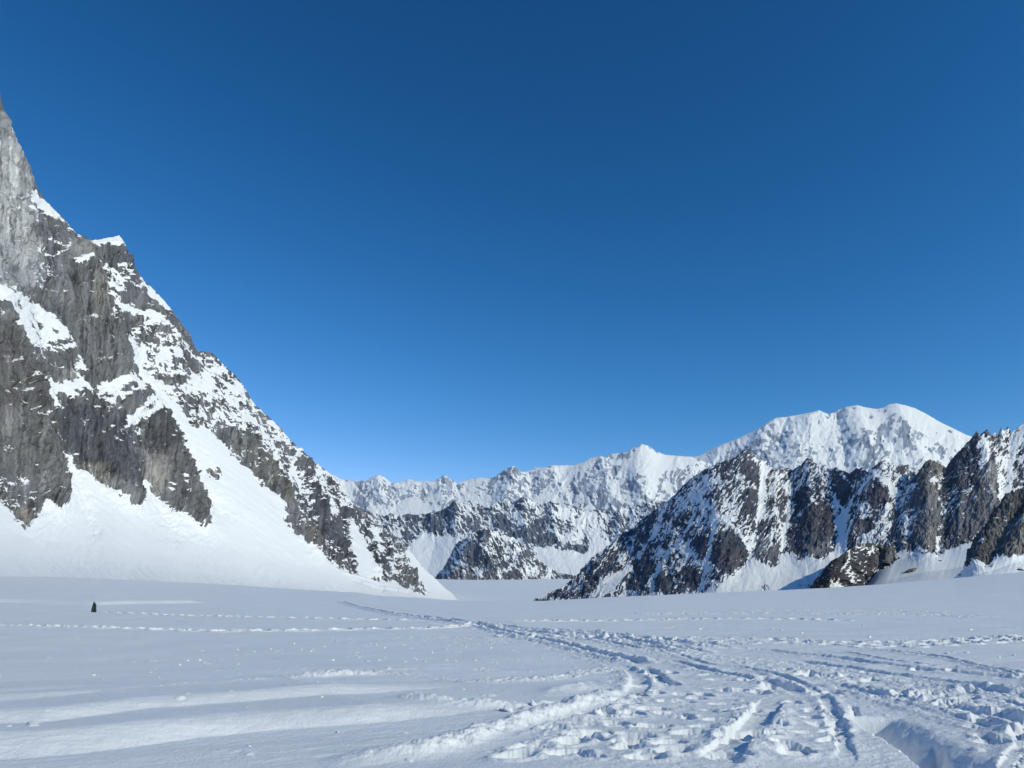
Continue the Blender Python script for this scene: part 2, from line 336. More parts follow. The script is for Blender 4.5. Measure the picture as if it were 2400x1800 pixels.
A_snow = [
 # upper ridge and shoulder
 (1,[(13,290),(22,319),(40,341),(69,395),(47,381),(31,374),(27,337),(14,305)]),
 (1,[(56,451),(78,450),(96,464),(125,489),(152,515),(125,513),(87,506),(98,495),(62,480)]),
 (.95,7,[(138,517),(160,524),(176,545)]),(.9,4,[(154,536),(172,545)]),(.85,8,[(65,488),(76,505),(71,522)]),
 (.95,5,[(92,594),(119,606),(125,602),(148,589),(153,575)]),(.9,4,[(108,570),(127,580)]),
 (1,[(159,620),(177,605),(213,609),(226,622),(203,616),(170,623)]),(.9,3,[(178,552),(196,578),(212,602),(232,632)]),
 (.85,3,[(66,574),(76,600),(90,628),(104,648)]),
 (.95,[(195,556),(210,569),(224,562),(253,556),(275,552),(289,576),(297,585),(275,578),(253,574),(235,577),(235,583),(217,580),(208,573)]),
 (.36,[(217,591),(253,634),(300,610),(300,690),(253,672),(231,627)]),
 (.95,5,[(240,634),(262,640),(271,646)]),(.95,5,[(292,656),(306,668),(320,684)]),(.95,5,[(252,668),(272,677),(290,681)]),
 (1,[(309,628),(326,650),(362,678),(385,699),(411,735),(380,719),(362,709),(336,687),(318,672)]),
 (1,[(253,688),(275,703),(311,725),(347,739),(373,750),(366,758),(340,747),(307,736),(275,727),(260,708)]),
 (.8,4,[(302,720),(315,727)]),(.8,4,[(334,718),(344,726)]),(.9,6,[(256,730),(264,738)]),
 # mixed upper face right of the great couloir
 (.74,[(350,745),(386,757),(398,781),(431,808),(464,841),(500,886),(500,977),(482,992),(446,977),(416,947),(377,916),(347,862),(316,829),(289,793),(316,769)]),
 (.36,[(310,772),(355,770),(368,800),(330,812)]),(.1,[(362,769),(389,775),(388,785),(366,784)]),
 (.1,[(389,751),(424,757),(460,817),(463,843),(443,819),(428,795),(401,777)]),(.05,[(425,820),(470,856),(475,882),(452,861),(428,837)]),
 (.04,[(383,884),(434,880),(436,898),(416,907),(389,901)]),(.34,[(419,931),(476,907),(484,925),(466,959),(437,959),(416,947)]),
 (.1,[(446,977),(479,977),(475,998),(464,1006)]),(.2,[(362,871),(386,871),(383,889),(371,889)]),(.35,[(396,835),(425,838),(430,852),(400,850)]),
 (1,[(283,781),(298,811),(325,856),(356,901),(374,932),(401,977),(437,1022),(458,1082),(464,1110),(510,1110),(500,1046),(479,1013),(446,986),(416,953),(377,910),(349,862),(328,823),(301,793)]),
 # upper left snowfield
 (.97,[(-60,660),(0,672),(12,675),(15,687),(42,696),(63,699),(93,711),(111,720),(130,739),(157,766),(181,799),(184,814),(157,815),(120,811),(87,811),(60,814),(36,778),(18,769),(9,720),(-60,690)]),
 (.05,[(84,754),(93,750),(106,757),(108,767),(96,766)]),(.05,[(118,766),(141,772),(143,779),(129,776)]),(.25,[(78,787),(105,790),(102,799),(84,796)]),
 (.25,5,[(112,800),(140,801),(172,798)]),(.3,4,[(120,806),(150,810)]),
 (.9,5,[(57,814),(66,845),(75,880)]),(.95,5,[(94,822),(99,835),(108,841)]),(.95,5,[(96,821),(120,815),(155,818)]),
 (1,[(187,838),(211,865),(216,872),(193,865),(169,868),(184,859)]),(.85,6,[(127,853),(143,863)]),(.85,10,[(172,870),(184,880),(196,888)]),
 (.95,[(72,868),(87,883),(127,889),(142,901),(163,895),(184,889),(211,898),(223,919),(220,921),(196,912),(169,919),(178,931),(193,937),(211,950),(225,964),(208,961),(187,940),(172,931),(166,940),(160,933),(145,916),(133,925),(139,947),(143,961),(127,939),(102,921),(87,906),(75,889)]),
 (1,[(223,901),(250,901),(274,886),(295,880),(313,886),(330,912),(316,920),(289,934),(262,944),(256,940),(274,919),(253,934),(238,923),(229,922)]),
 (.97,[(229,922),(238,938),(256,945),(270,960),(253,954),(235,945)]),(.0,[(277,907),(313,904),(297,919),(271,928)]),
 (.97,[(281,990),(301,972),(319,953),(340,934),(371,931),(388,949),(382,962),(347,977),(325,986),(307,996),(295,1008),(281,1014)]),
 (.1,[(313,965),(341,962),(331,971)]),(.1,[(345,944),(360,946),(352,952)]),(.35,[(340,900),(360,898),(368,926),(338,930)]),
 (.9,[(57,983),(80,992),(72,996)]),(.9,4,[(72,1004),(90,1008)]),(.92,[(102,992),(115,1016),(131,1031),(128,1047),(118,1034),(105,1010)]),(.9,[(243,1003),(257,1006),(251,1017)]),
 (.85,5,[(308,1002),(316,1020)]),(.8,4,[(268,1000),(282,1012)]),(.85,4,[(103,1034),(108,1055),(112,1068)]),(.8,4,[(297,1030),(301,1048)]),
 (.3,[(128,1038),(150,1045),(185,1060),(150,1068)]),
 # the fans and the couloir foot
 (1,[(-60,1100),(0,1170),(18,1191),(45,1221),(66,1241),(68,1230),(78,1221),(81,1206),(90,1182),(99,1191),(115,1203),(130,1208),(140,1200),(145,1179),(149,1158),(148,1137),(157,1125),(155,1107),(151,1083),(146,1066),(152,1055),(169,1065),(184,1065),(172,1077),(181,1092),(205,1113),(229,1134),(265,1158),(292,1182),(301,1191),(319,1194),(332,1179),(335,1161),(329,1125),(335,1119),(350,1131),(362,1149),(386,1176),(401,1194),(428,1209),(452,1230),(476,1245),(479,1230),(485,1227),(488,1191),(467,1143),(452,1080),(437,1031),(404,974),(450,985),(484,1005),(505,1017),(536,1056),(560,1083),(581,1101),(605,1125),(629,1147),(656,1168),(669,1186),(665,1222),(683,1246),(701,1264),(735,1293),(769,1320),(798,1334),(836,1349),(860,1460),(-60,1460)]),
 (.1,[(487,1089),(502,1095),(516,1101),(518,1119),(511,1130),(493,1110)]),(.28,[(468,1140),(494,1155),(505,1173),(502,1190),(485,1185),(476,1167)]),
 (.9,4,[(392,1125),(397,1155)]),(.9,4,[(412,1120),(424,1150),(428,1185)]),
 (.30,[(-60,1080),(0,1104),(42,1113),(54,1143),(80,1200),(69,1241),(18,1191),(-60,1140)]),(.9,8,[(-20,1105),(20,1130),(50,1140)]),(.08,[(20,1195),(50,1190),(70,1215),(67,1240),(45,1221)]),
 (.85,8,[(96,1168),(110,1178)]),
 # crumbled rocks between couloir and far rib
 (.45,[(440,990),(480,985),(540,1000),(620,1050),(600,1060),(560,1030),(500,1016),(470,1000)]),
 # the far rib
 (.56,[(458,818),(520,849),(611,956),(701,1050),(795,1124),(832,1185),(895,1232),(800,1197),(722,1152),(690,1162),(656,1087),(611,1052),(540,1002),(490,992),(500,922),(470,872)]),
 (.92,9,[(474,870),(500,905),(520,935)]),(.9,10,[(556,948),(590,990),(610,1008)]),(.95,9,[(625,1010),(612,1030),(606,1046)]),
 (1,[(640,1058),(656,1068),(680,1090),(668,1086),(650,1078),(634,1072)]),
 (.06,[(505,1008),(539,1008),(569,1029),(593,1027),(611,1062),(625,1077),(638,1074),(657,1092),(671,1125),(687,1162),(684,1192),(692,1230),(703,1266),(671,1186),(611,1128),(569,1090),(536,1056)]),
 (.24,[(686,1180),(720,1150),(760,1170),(800,1190),(850,1230),(884,1290),(905,1358),(836,1349),(769,1320),(701,1264)]),
 (.97,8,[(656,1085),(672,1118),(690,1168)]),(.95,9,[(694,1060),(684,1100),(700,1130)]),(.08,[(706,1060),(733,1080),(750,1092),(735,1120),(715,1150),(705,1120)]),(.08,[(765,1110),(790,1125),(797,1150),(785,1165),(765,1140)]),
 (.9,10,[(748,1095),(736,1130),(745,1160)]),(.85,12,[(770,1180),(795,1195)]),(.1,[(740,1200),(775,1195),(790,1230),(770,1270),(745,1250)]),
 (.98,[(824,1217),(833,1233),(848,1262),(862,1281),(891,1339),(901,1356),(841,1351),(830,1291),(820,1250)]),
 (.10,[(826,1180),(852,1192),(868,1230),(852,1260),(836,1226)]),
 (.34,[(858,1265),(880,1216),(894,1238),(933,1262),(957,1322),(1007,1389),(930,1368),(899,1351)]),
 (.95,7,[(868,1225),(884,1262),(902,1300)]),(.9,6,[(905,1246),(922,1280)]),
 (1,[(938,1268),(947,1276),(976,1306),(1022,1352),(1094,1404),(1090,1440),(880,1440),(900,1372),(1007,1393),(960,1322)]),
 (1,[(815,1347),(840,1352),(900,1358),(935,1372),(1012,1397),(1094,1409),(1090,1480),(815,1480)]),(.12,[(966,1327),(976,1342),(986,1361),(971,1356)]),(.5,[(975,1362),(985,1362),(1007,1387),(998,1388)]),
]
A_tint = [((.30,.30,.29),[(-80,200),(30,300),(60,420),(75,560),(95,660),(20,690),(-80,660)]),((.36,.35,.32),[(-60,330),(20,350),(55,460),(66,600),(40,640),(20,560),(-60,480)]),
 ((.14,.14,.145),[(80,520),(160,530),(165,600),(120,700),(85,600)]),((.26,.25,.23),[(150,560),(200,570),(205,606),(160,610)]),((.10,.10,.105),[(245,570),(300,580),(330,680),(280,690),(240,630)]),
 ((.21,.185,.145),[(200,650),(250,660),(255,720),(210,740)]),((.155,.15,.145),[(180,740),(250,740),(290,850),(310,890),(250,890)]),((.27,.255,.23),[(140,880),(172,872),(176,900),(148,900)]),
 ((.115,.105,.09),[(-60,720),(20,780),(60,880),(90,1010),(70,1100),(-60,1080)]),((.15,.14,.125),[(-60,950),(60,960),(130,1090),(145,1190),(115,1203),(60,1130),(-60,1060)]),
 ((.085,.085,.095),[(90,930),(270,970),(300,1040),(320,1180),(230,1130),(170,1050),(120,1020)]),((.30,.26,.19),[(185,1075),(230,1100),(270,1140),(280,1165),(235,1135),(195,1100)]),
 ((.17,.165,.155),[(230,1120),(300,1160),(335,1150),(330,1185),(300,1191)]),((.28,.25,.20),[(330,1070),(380,1065),(392,1120),(385,1165),(345,1125)]),((.09,.088,.088),[(310,990),(390,955),(425,1030),(400,1070),(330,1060)]),
 ((.15,.14,.13),[(395,1060),(440,1060),(485,1200),(478,1240),(420,1200)]),((.25,.21,.15),[(15,1195),(60,1185),(75,1215),(66,1245)]),
 ((.16,.145,.12),[(520,1020),(600,1040),(650,1090),(690,1170),(680,1190),(600,1110)]),((.22,.20,.17),[(487,1085),(520,1100),(515,1130)]),((.09,.09,.1),[(700,1100),(830,1180),(900,1260),(1000,1380),(760,1310),(690,1200)]),
 ((.17,.145,.115),[(700,1235),(730,1240),(760,1300),(730,1290)]),((.17,.15,.13),[(925,1310),(950,1320),(965,1360),(940,1350)])]
A_rel = [(34,80,[(10,700),(40,850),(70,1000),(110,1190)]),(22,45,[(60,900),(100,1050),(135,1195)]),(30,70,[(375,950),(400,1050),(440,1150),(465,1230)]),(20,60,[(250,960),(290,1060),(320,1185)]),(16,50,[(180,930),(240,1060),(290,1170)]),
 (28,70,[(190,580),(230,720),(270,860),(320,960)]),(24,70,[(20,300),(50,480),(80,650)]),(20,45,[(270,560),(290,620),(350,740),(420,800)]),(16,30,[(115,490),(130,620),(170,740)]),
 (-22,40,[(330,850),(400,970),(470,1100),(520,1200)]),(-14,40,[(60,640),(100,760),(120,810)]),(-16,25,[(155,1050),(190,1150),(220,1250)]),(-14,25,[(330,1120),(350,1150),(420,1260)]),
 (18,40,[(560,1000),(620,1080),(690,1190),(740,1290)]),(14,25,[(700,1060),(740,1160),(790,1290)]),(12,22,[(800,1150),(840,1250),(890,1350)]),(10,18,[(890,1240),(930,1310),(980,1375)]),
 (-10,22,[(830,1220),(860,1290),(890,1370)]),(-8,18,[(640,1060),(670,1120),(690,1180)]),
 (7,120,[(120,1150),(240,1260),(380,1340)]),(-7,60,[(40,1250),(160,1320),(300,1360)]),(6,90,[(520,1150),(640,1270),(780,1370)]),(-6,60,[(360,1200),(520,1320),(640,1372)])]
mountain('left_rock_wall', 'towering grey granite wall with snow fans filling the left of the valley',
 cols((-1200,-60,40),(-60,520,640),(520,1130,620)), 940, A_base, A_ridge, A_depth, .02, A_snow, (.14,.137,.135), A_tint, A_rel,
 fac=[(70,.36,0,8),(30,.36,5,4.6),(12,.4,-4,2.2),(5,.5,6,1.0)], noise=(13,1.7,-50), ledge=(9,4,-22,.6), warp=(9,16), jag=2.5, jags=8, nslope=.35, streak=(4.5,120,92,.46), joints=1.6, crack=.55, seed=3, grain=1.3, runnel=(-36, 3.4), cool=(1.15, 1.18, 1.25), bumps=[(-1.6,2,[(341,1221),(374,1207),(402,1210)]),(-1.4,1.6,[(110,1226),(140,1228)]),(1.5,2.5,[(800,1345),(840,1352),(880,1362)]),(1.5,3,[(850,1366),(900,1378),(950,1386)]),(-1.5,3,[(830,1362),(880,1376),(930,1386)])])

# ---- the great white mountain far behind and the white range beside it
HAZED_ROCK = (.37,.41,.48)  # far rock: snow dusting and distance haze both put into the colour
Fk_ridge = [(1380,1180),(1500,1120),(1560,1085),(1610,1074),(1640,1068),(1662,1056),(1690,1043),(1721,1031),(1746,1020),(1783,1002),(1798,991),(1819,979),(1861,974),(1900,968),(1919,962),(1934,968),(1943,971),(1961,961),(1985,954),(2009,950),(2027,955),(2054,959),(2069,956),(2084,948),(2099,946),(2121,950),(2145,957),(2172,971),(2202,989),(2232,1004),(2262,1018),(2280,1024),(2340,1050),(2420,1080),(2560,1160),(2700,1240)]
def dlin(d0, d1, p=1.0):
    return lambda X, Y, T: (d0 + (d1 - d0) * T ** p).astype(F)
mountain('far_white_mountain', 'huge rounded snow mountain rising behind the dark rock ridge',
 cols((1380,2380,560),(2380,2700,30)), 200, [(1380,1310),(2700,1310)], Fk_ridge, dlin(14000,18500), .93,
 [(.60,[(1700,1060),(1800,1030),(1900,990),(1960,1000),(1990,1060),(1980,1110),(1700,1110)]),(.97,[(1985,956),(2060,962),(2040,1010),(2010,1040),(1990,1000)]),(.66,[(2020,1010),(2110,990),(2200,1040),(2260,1060),(2200,1110),(2040,1110)]),(.98,[(2060,958),(2150,958),(2240,1010),(2150,990)]),
  (.4,[(1920,962),(1940,972),(1950,985),(1930,985)]),(.45,[(2030,1060),(2070,1050),(2100,1080),(2060,1090)]),(.45,[(2110,1020),(2135,1030),(2140,1050),(2115,1045)]),(.5,[(1960,1060),(2000,1020),(2010,1040),(1975,1100)])],
 HAZED_ROCK, relief=[(13,60,[(2010,952),(2020,1010),(2040,1060),(2060,1110)]),(-10,40,[(1960,965),(1975,1030),(1985,1110)]),(9,50,[(1900,970),(1880,1040),(1860,1110)]),(8,50,[(2100,950),(2130,1020),(2170,1100)]),(7,40,[(1800,992),(1780,1060),(1760,1110)]),(6,40,[(2230,1004),(2240,1060)]),(-6,30,[(1840,980),(1820,1050)])],
 ridged=(95, 5.5), fine=.55, fac=[(40,.6,0,2.2),(11,.6,20,.9),(5,.6,-15,0.4)], noise=(26,2.6,70), warp=(5,10), jag=.7, nslope=.8, streak=(4,30,90,.2), seed=21, fillsnow=.15, grain=1.2)
B_ridge = [(560,1150),(700,1120),(760,1108),(780,1113),(797,1122),(816,1126),(842,1128),(861,1126),(872,1118),(889,1113),(900,1119),(917,1132),(945,1129),(959,1123),(976,1128),(1015,1128),(1032,1120),(1043,1115),(1055,1122),(1069,1132),(1097,1125),(1122,1119),(1156,1120),(1172,1108),(1192,1097),(1206,1095),(1223,1106),(1240,1104),(1254,1095),(1268,1097),(1293,1091),(1346,1090),(1366,1084),(1383,1074),(1400,1071),(1407,1069),(1419,1073),(1430,1064),(1452,1062),(1469,1060),(1483,1050),(1494,1049),(1504,1041),(1519,1046),(1536,1057),(1559,1066),(1592,1069),(1620,1071),(1660,1085),(1720,1120),(1800,1180)]
mountain('far_white_range', 'long white snow range with a sharp summit closing the valley head',
 cols((560,1800,760)), 220, [(560,1330),(1800,1330)], B_ridge, dlin(9500,13000), .80,
 [(.55,[(900,1130),(985,1130),(1000,1165),(900,1175)]),(.97,[(940,1175),(1030,1160),(1066,1170),(1030,1195),(980,1207),(940,1195)]),(.97,9,[(880,1116),(893,1117),(905,1124)]),(.6,[(1040,1120),(1075,1135),(1060,1165),(1035,1160)]),
  (.42,[(1160,1112),(1195,1100),(1230,1110),(1240,1135),(1190,1165),(1110,1170),(1100,1150)]),(.38,[(1250,1100),(1300,1110),(1300,1150),(1240,1160)]),(.95,[(1290,1094),(1400,1075),(1420,1080),(1350,1105),(1320,1125),(1300,1105)]),
  (.5,[(1350,1105),(1420,1080),(1460,1110),(1500,1160),(1480,1190),(1320,1190),(1310,1140)]),(.99,[(1430,1085),(1500,1045),(1530,1060),(1620,1075),(1600,1100),(1550,1110),(1540,1160),(1510,1150),(1490,1110)]),(.3,[(1424,1068),(1455,1064),(1484,1052),(1494,1060),(1470,1075),(1430,1080)]),
  (.55,[(1480,1110),(1510,1115),(1520,1160),(1490,1170)]),(.6,[(1560,1105),(1620,1090),(1610,1140),(1560,1150)])],
 HAZED_ROCK, relief=[(8.1,40,[(1206,1095),(1200,1140),(1180,1180)]),(9.9,50,[(1504,1041),(1490,1100),(1500,1160)]),(7.2,40,[(1410,1070),(1420,1130),(1440,1180)]),(5.4,30,[(1043,1115),(1040,1160)]),(5.4,30,[(885,1113),(890,1160)]),(-5.4,30,[(1240,1104),(1250,1160)]),(-6.3,36,[(1330,1092),(1300,1150)]),(5.4,30,[(1290,1092),(1310,1150)])],
 ridged=(72, 4.5), fine=.55, fac=[(34,.6,0,2.2),(9,.6,20,.9),(4.5,.6,-15,0.45)], noise=(20,2.4,75), warp=(5,9), jag=1.4, jags=9, nslope=.8, streak=(4,30,90,.2), seed=33, fillsnow=.15, grain=1.2)
# ---- dark rock band with glaciers below the white range
DK_HAZED = (.125,.145,.19)  # dark rock, tinted bluer in its colour in place of thicker haze
B2_ridge = [(700,1180),(780,1185),(840,1198),(880,1203),(900,1208),(930,1203),(980,1207),(1010,1203),(1032,1198),(1066,1176),(1085,1178),(1100,1174),(1150,1182),(1180,1172),(1215,1172),(1240,1170),(1270,1182),(1290,1176),(1320,1182),(1345,1187),(1375,1198),(1400,1195),(1440,1200),(1465,1190),(1500,1180),(1520,1176),(1560,1172),(1640,1190),(1720,1230)]
mountain('dark_rock_band', 'low dark haze-blue rock cliffs banded with snow between two pale glaciers',
 cols((700,1720,760)), 260, [(700,1384),(1720,1384)], B2_ridge, dlin(6200,8300,.9), .66,
 [(0.23,[(895,1219),(915,1214),(925,1233),(906,1243)]),(0.41,[(925,1215),(960,1212),(975,1240),(950,1245)]),
  (0.33,[(976,1214),(1004,1207),(1032,1200),(1066,1176),(1087,1213),(1107,1238),(1118,1241),(1113,1251),(1085,1254),(1057,1254),(1027,1256),(999,1253),(976,1248)]),
  (0.58,[(1085,1180),(1195,1180),(1195,1205),(1150,1220),(1130,1240),(1100,1220)]),
  (0.25,[(1200,1180),(1228,1172),(1253,1191),(1264,1213),(1278,1241),(1262,1251),(1228,1226),(1206,1198)]),(.04,[(1156,1216),(1184,1211),(1202,1224),(1240,1247),(1258,1254),(1223,1263),(1200,1264),(1156,1238)]),
  (.05,[(1223,1267),(1256,1259),(1284,1252),(1312,1261),(1296,1277),(1242,1277)]),(.05,[(1304,1275),(1326,1281),(1354,1281),(1371,1276),(1372,1296),(1340,1292),(1312,1287)]),
  (0.31,[(937,1252),(970,1246),(1003,1277),(987,1274),(959,1264)]),(0.35,[(1275,1195),(1300,1190),(1320,1225),(1295,1245),(1270,1220)]),(0.43,[(1425,1225),(1460,1215),(1490,1250),(1470,1280),(1420,1260)]),
  (0.43,[(1500,1190),(1525,1190),(1540,1230),(1510,1240)]),(.85,[(1320,1195),(1400,1200),(1420,1240),(1350,1240)]),
  (1,[(985,1254),(1074,1257),(1083,1280),(1060,1299),(1074,1316),(1055,1340),(1020,1390),(940,1390),(940,1290),(959,1280)]),(1,[(1240,1279),(1312,1291),(1371,1299),(1400,1261),(1440,1280),(1400,1390),(1230,1390),(1250,1330),(1256,1303)])],
 DK_HAZED, relief=[(9.6,26,[(1066,1178),(1070,1240)]),(12,30,[(1225,1172),(1230,1250)]),(7.2,22,[(1010,1204),(1015,1250)]),(7.2,22,[(1150,1184),(1170,1255)]),(6,20,[(915,1205),(910,1245)]),(8.4,24,[(1290,1180),(1300,1250)]),(7.2,24,[(1450,1200),(1450,1270)]),(6,20,[(1520,1180),(1520,1250)]),(-6,30,[(1020,1260),(1000,1350)])],
 ridged=(28, 4), fac=[(20,.6,0,3),(9,.6,20,1.8),(4.5,.6,-15,0.84)], noise=(11,2.5,-60), warp=(4,8), jag=4, jags=8, nslope=.5, streak=(4,30,90,.2), seed=41, fillsnow=.6, grain=1.2)
B3_ridge = [(960,1372),(1020,1354),(1040,1330),(1056,1304),(1068,1274),(1085,1266),(1102,1258),(1125,1244),(1141,1240),(1155,1243),(1172,1248),(1200,1263),(1234,1283),(1256,1305),(1276,1325),(1312,1343),(1352,1350),(1400,1368)]
mountain('dark_snow_hill', 'small dark pyramid hill with snow top standing between the two glaciers',
 cols((960,1400,420)), 190, [(960,1378),(1400,1374)], B3_ridge, dlin(5200,5800), .50,
 [(.12,[(1080,1290),(1115,1265),(1135,1245),(1150,1262),(1140,1300),(1120,1330),(1095,1310)]),(.15,[(1140,1300),(1175,1310),(1185,1330),(1150,1345),(1125,1320)]),(.92,[(1150,1243),(1180,1250),(1210,1272),(1180,1270),(1155,1256)]),(.2,[(1215,1290),(1235,1300),(1240,1325),(1215,1315)]),
  (.25,[(1027,1350),(1060,1330),(1075,1318),(1110,1345),(1115,1362),(1030,1366)]),(.97,[(1060,1297),(1075,1312),(1095,1325),(1115,1345),(1105,1335),(1075,1322),(1058,1316)]),(.12,[(1170,1345),(1215,1340),(1235,1357),(1180,1362)]),(.1,[(1060,1345),(1100,1335),(1115,1362),(1050,1366)]),(.25,[(1115,1345),(1160,1345),(1175,1362),(1115,1362)])],
 (.105,.115,.14), tint=[((.2,.175,.15),[(1040,1330),(1080,1320),(1120,1350),(1180,1345),(1180,1370),(1030,1370)]),((.16,.145,.13),[(1180,1325),(1300,1340),(1300,1360),(1220,1355)])],
 relief=[(11.2,24,[(1140,1240),(1130,1290),(1160,1340)]),(8.4,20,[(1110,1258),(1090,1300)]),(8.4,22,[(1200,1265),(1220,1330)])],
 ridged=(22, 3), fac=[(14,.6,20,2.8),(6,.6,-20,1.4)], noise=(8,3.5,-62), warp=(3,6), jag=3, jags=7, nslope=.4, seed=51, fillsnow=.6)
# ---- right hand mountains
R1_ridge = [(1180,1424),(1240,1414),(1270,1405),(1292,1388),(1318,1376),(1340,1359),(1357,1345),(1379,1319),(1396,1300),(1413,1289),(1438,1269),(1466,1249),(1494,1230),(1517,1210),(1536,1193),(1561,1179),(1584,1157),(1606,1132),(1626,1118),(1654,1101),(1682,1087),(1710,1078),(1730,1069),(1741,1059),(1753,1052),(1763,1062),(1774,1076),(1788,1081),
 (1798,1083),(1813,1101),(1831,1098),(1861,1101),(1876,1092),(1893,1074),(1910,1084),(1934,1089),(1943,1101),(1958,1095),(1976,1104),(1991,1110),(2006,1098),(2021,1098),(2036,1107),(2048,1095),(2066,1081),(2084,1083),(2102,1092),(2127,1089),(2142,1104),(2160,1100),(2200,1110),(2300,1130),(2420,1180)]
R1_snow = [(.34,[(1440,1270),(1560,1180),(1650,1105),(1700,1090),(1740,1150),(1700,1220),(1600,1270),(1500,1320),(1440,1320)]),(.3,[(1720,1070),(1753,1052),(1780,1090),(1783,1140),(1740,1140)]),
 (.62,[(1630,1120),(1690,1140),(1740,1200),(1700,1260),(1640,1230),(1610,1180)]),(.05,[(1735,1150),(1775,1150),(1778,1210),(1745,1205)]),(.05,[(1725,1085),(1765,1085),(1782,1130),(1750,1135)]),
 (.02,[(1626,1261),(1660,1263),(1665,1297),(1660,1314),(1637,1303)]),(.02,[(1676,1269),(1713,1252),(1749,1266),(1758,1303),(1744,1325),(1727,1338),(1718,1364),(1688,1345),(1665,1314)]),
 (.02,[(1584,1348),(1620,1325),(1648,1362),(1637,1383),(1592,1393)]),(.02,[(1542,1356),(1576,1353),(1584,1373),(1578,1394),(1536,1396)]),(.05,[(1480,1322),(1503,1303),(1531,1320),(1536,1342),(1494,1392),(1477,1392)]),
 (.26,[(1292,1390),(1357,1348),(1396,1308),(1438,1317),(1433,1348),(1396,1362),(1357,1390),(1335,1406),(1268,1408)]),
 (.94,[(1379,1398),(1413,1367),(1477,1328),(1483,1331),(1458,1364),(1435,1394),(1396,1402)]),(.93,[(1446,1397),(1468,1380),(1496,1388),(1494,1400)]),
 (1,16,[(1791,1085),(1786,1140),(1783,1196),(1777,1244),(1765,1278)]),(1,10,[(1765,1278),(1760,1297),(1749,1325),(1733,1350)]),
 (.97,9,[(1679,1221),(1674,1261),(1662,1303)]),(1,10,[(1662,1303),(1654,1345),(1637,1392)]),(.93,8,[(1637,1202),(1592,1280),(1550,1331),(1531,1361),(1533,1396)]),(.9,8,[(1570,1180),(1540,1250),(1500,1310)]),(.9,8,[(1620,1290),(1600,1330),(1585,1350)]),(.9,9,[(1700,1230),(1730,1250),(1757,1290)]),
 (.22,[(1780,1213),(1812,1228),(1834,1280),(1819,1329),(1798,1333),(1780,1311),(1765,1290),(1775,1250)]),(.5,[(1795,1085),(1850,1100),(1895,1078),(1945,1100),(1960,1140),(1900,1150),(1850,1160),(1800,1200)]),
 (.05,[(1850,1170),(1890,1140),(1950,1180),(1957,1220),(1963,1260),(1951,1299),(1925,1315),(1885,1314),(1850,1292),(1840,1240)]),(.3,[(1865,1210),(1895,1190),(1915,1160),(1920,1185),(1880,1215)]),
 (.97,9,[(1849,1176),(1846,1220),(1834,1262),(1832,1290)]),(.97,8,[(1815,1200),(1826,1230),(1837,1261)]),(.05,[(1940,1095),(1995,1115),(1995,1150),(1975,1185),(1952,1160)]),(.9,9,[(1952,1160),(1965,1185),(1978,1192)]),(.93,8,[(1972,1112),(1990,1130),(2000,1140)]),
 (.26,[(2000,1110),(2050,1100),(2060,1110),(2030,1180),(1990,1250),(1975,1290),(1985,1200)]),(.05,[(2045,1130),(2085,1150),(2090,1180),(2040,1190),(2035,1160)]),(.55,[(2060,1083),(2142,1095),(2150,1150),(2100,1180),(2070,1130)]),(.97,12,[(2048,1112),(2085,1140),(2120,1170)]),
 (.93,9,[(2060,1112),(2040,1132),(2010,1160),(1990,1185)]),(.93,9,[(2020,1200),(2000,1230),(1988,1262)]),(.9,9,[(2085,1185),(2070,1215),(2050,1230)]),(.05,[(1985,1262),(2010,1230),(2050,1215),(2040,1250),(2000,1275)]),(.06,[(1991,1110),(2006,1098),(2030,1100),(2028,1128),(2000,1125)]),
 (.98,[(1637,1394),(1690,1374),(1733,1347),(1760,1312),(1770,1307),(1785,1327),(1798,1333),(1819,1329),(1834,1293),(1846,1299),(1870,1320),(1885,1317),(1892,1299),(1898,1314),(1925,1315),(1949,1299),(1961,1278),(1961,1248),(1953,1220),(1972,1193),(1995,1180),(1990,1210),(1981,1255),(1993,1280),(1973,1302),(1940,1332),(1915,1372),(1915,1430),(1630,1430)]),
 (.6,[(1660,1375),(1680,1365),(1692,1374),(1680,1388)]),(.5,[(1872,1374),(1890,1366),(1902,1376),(1880,1380)]),(.6,[(1780,1378),(1800,1372),(1805,1384),(1790,1388)])]
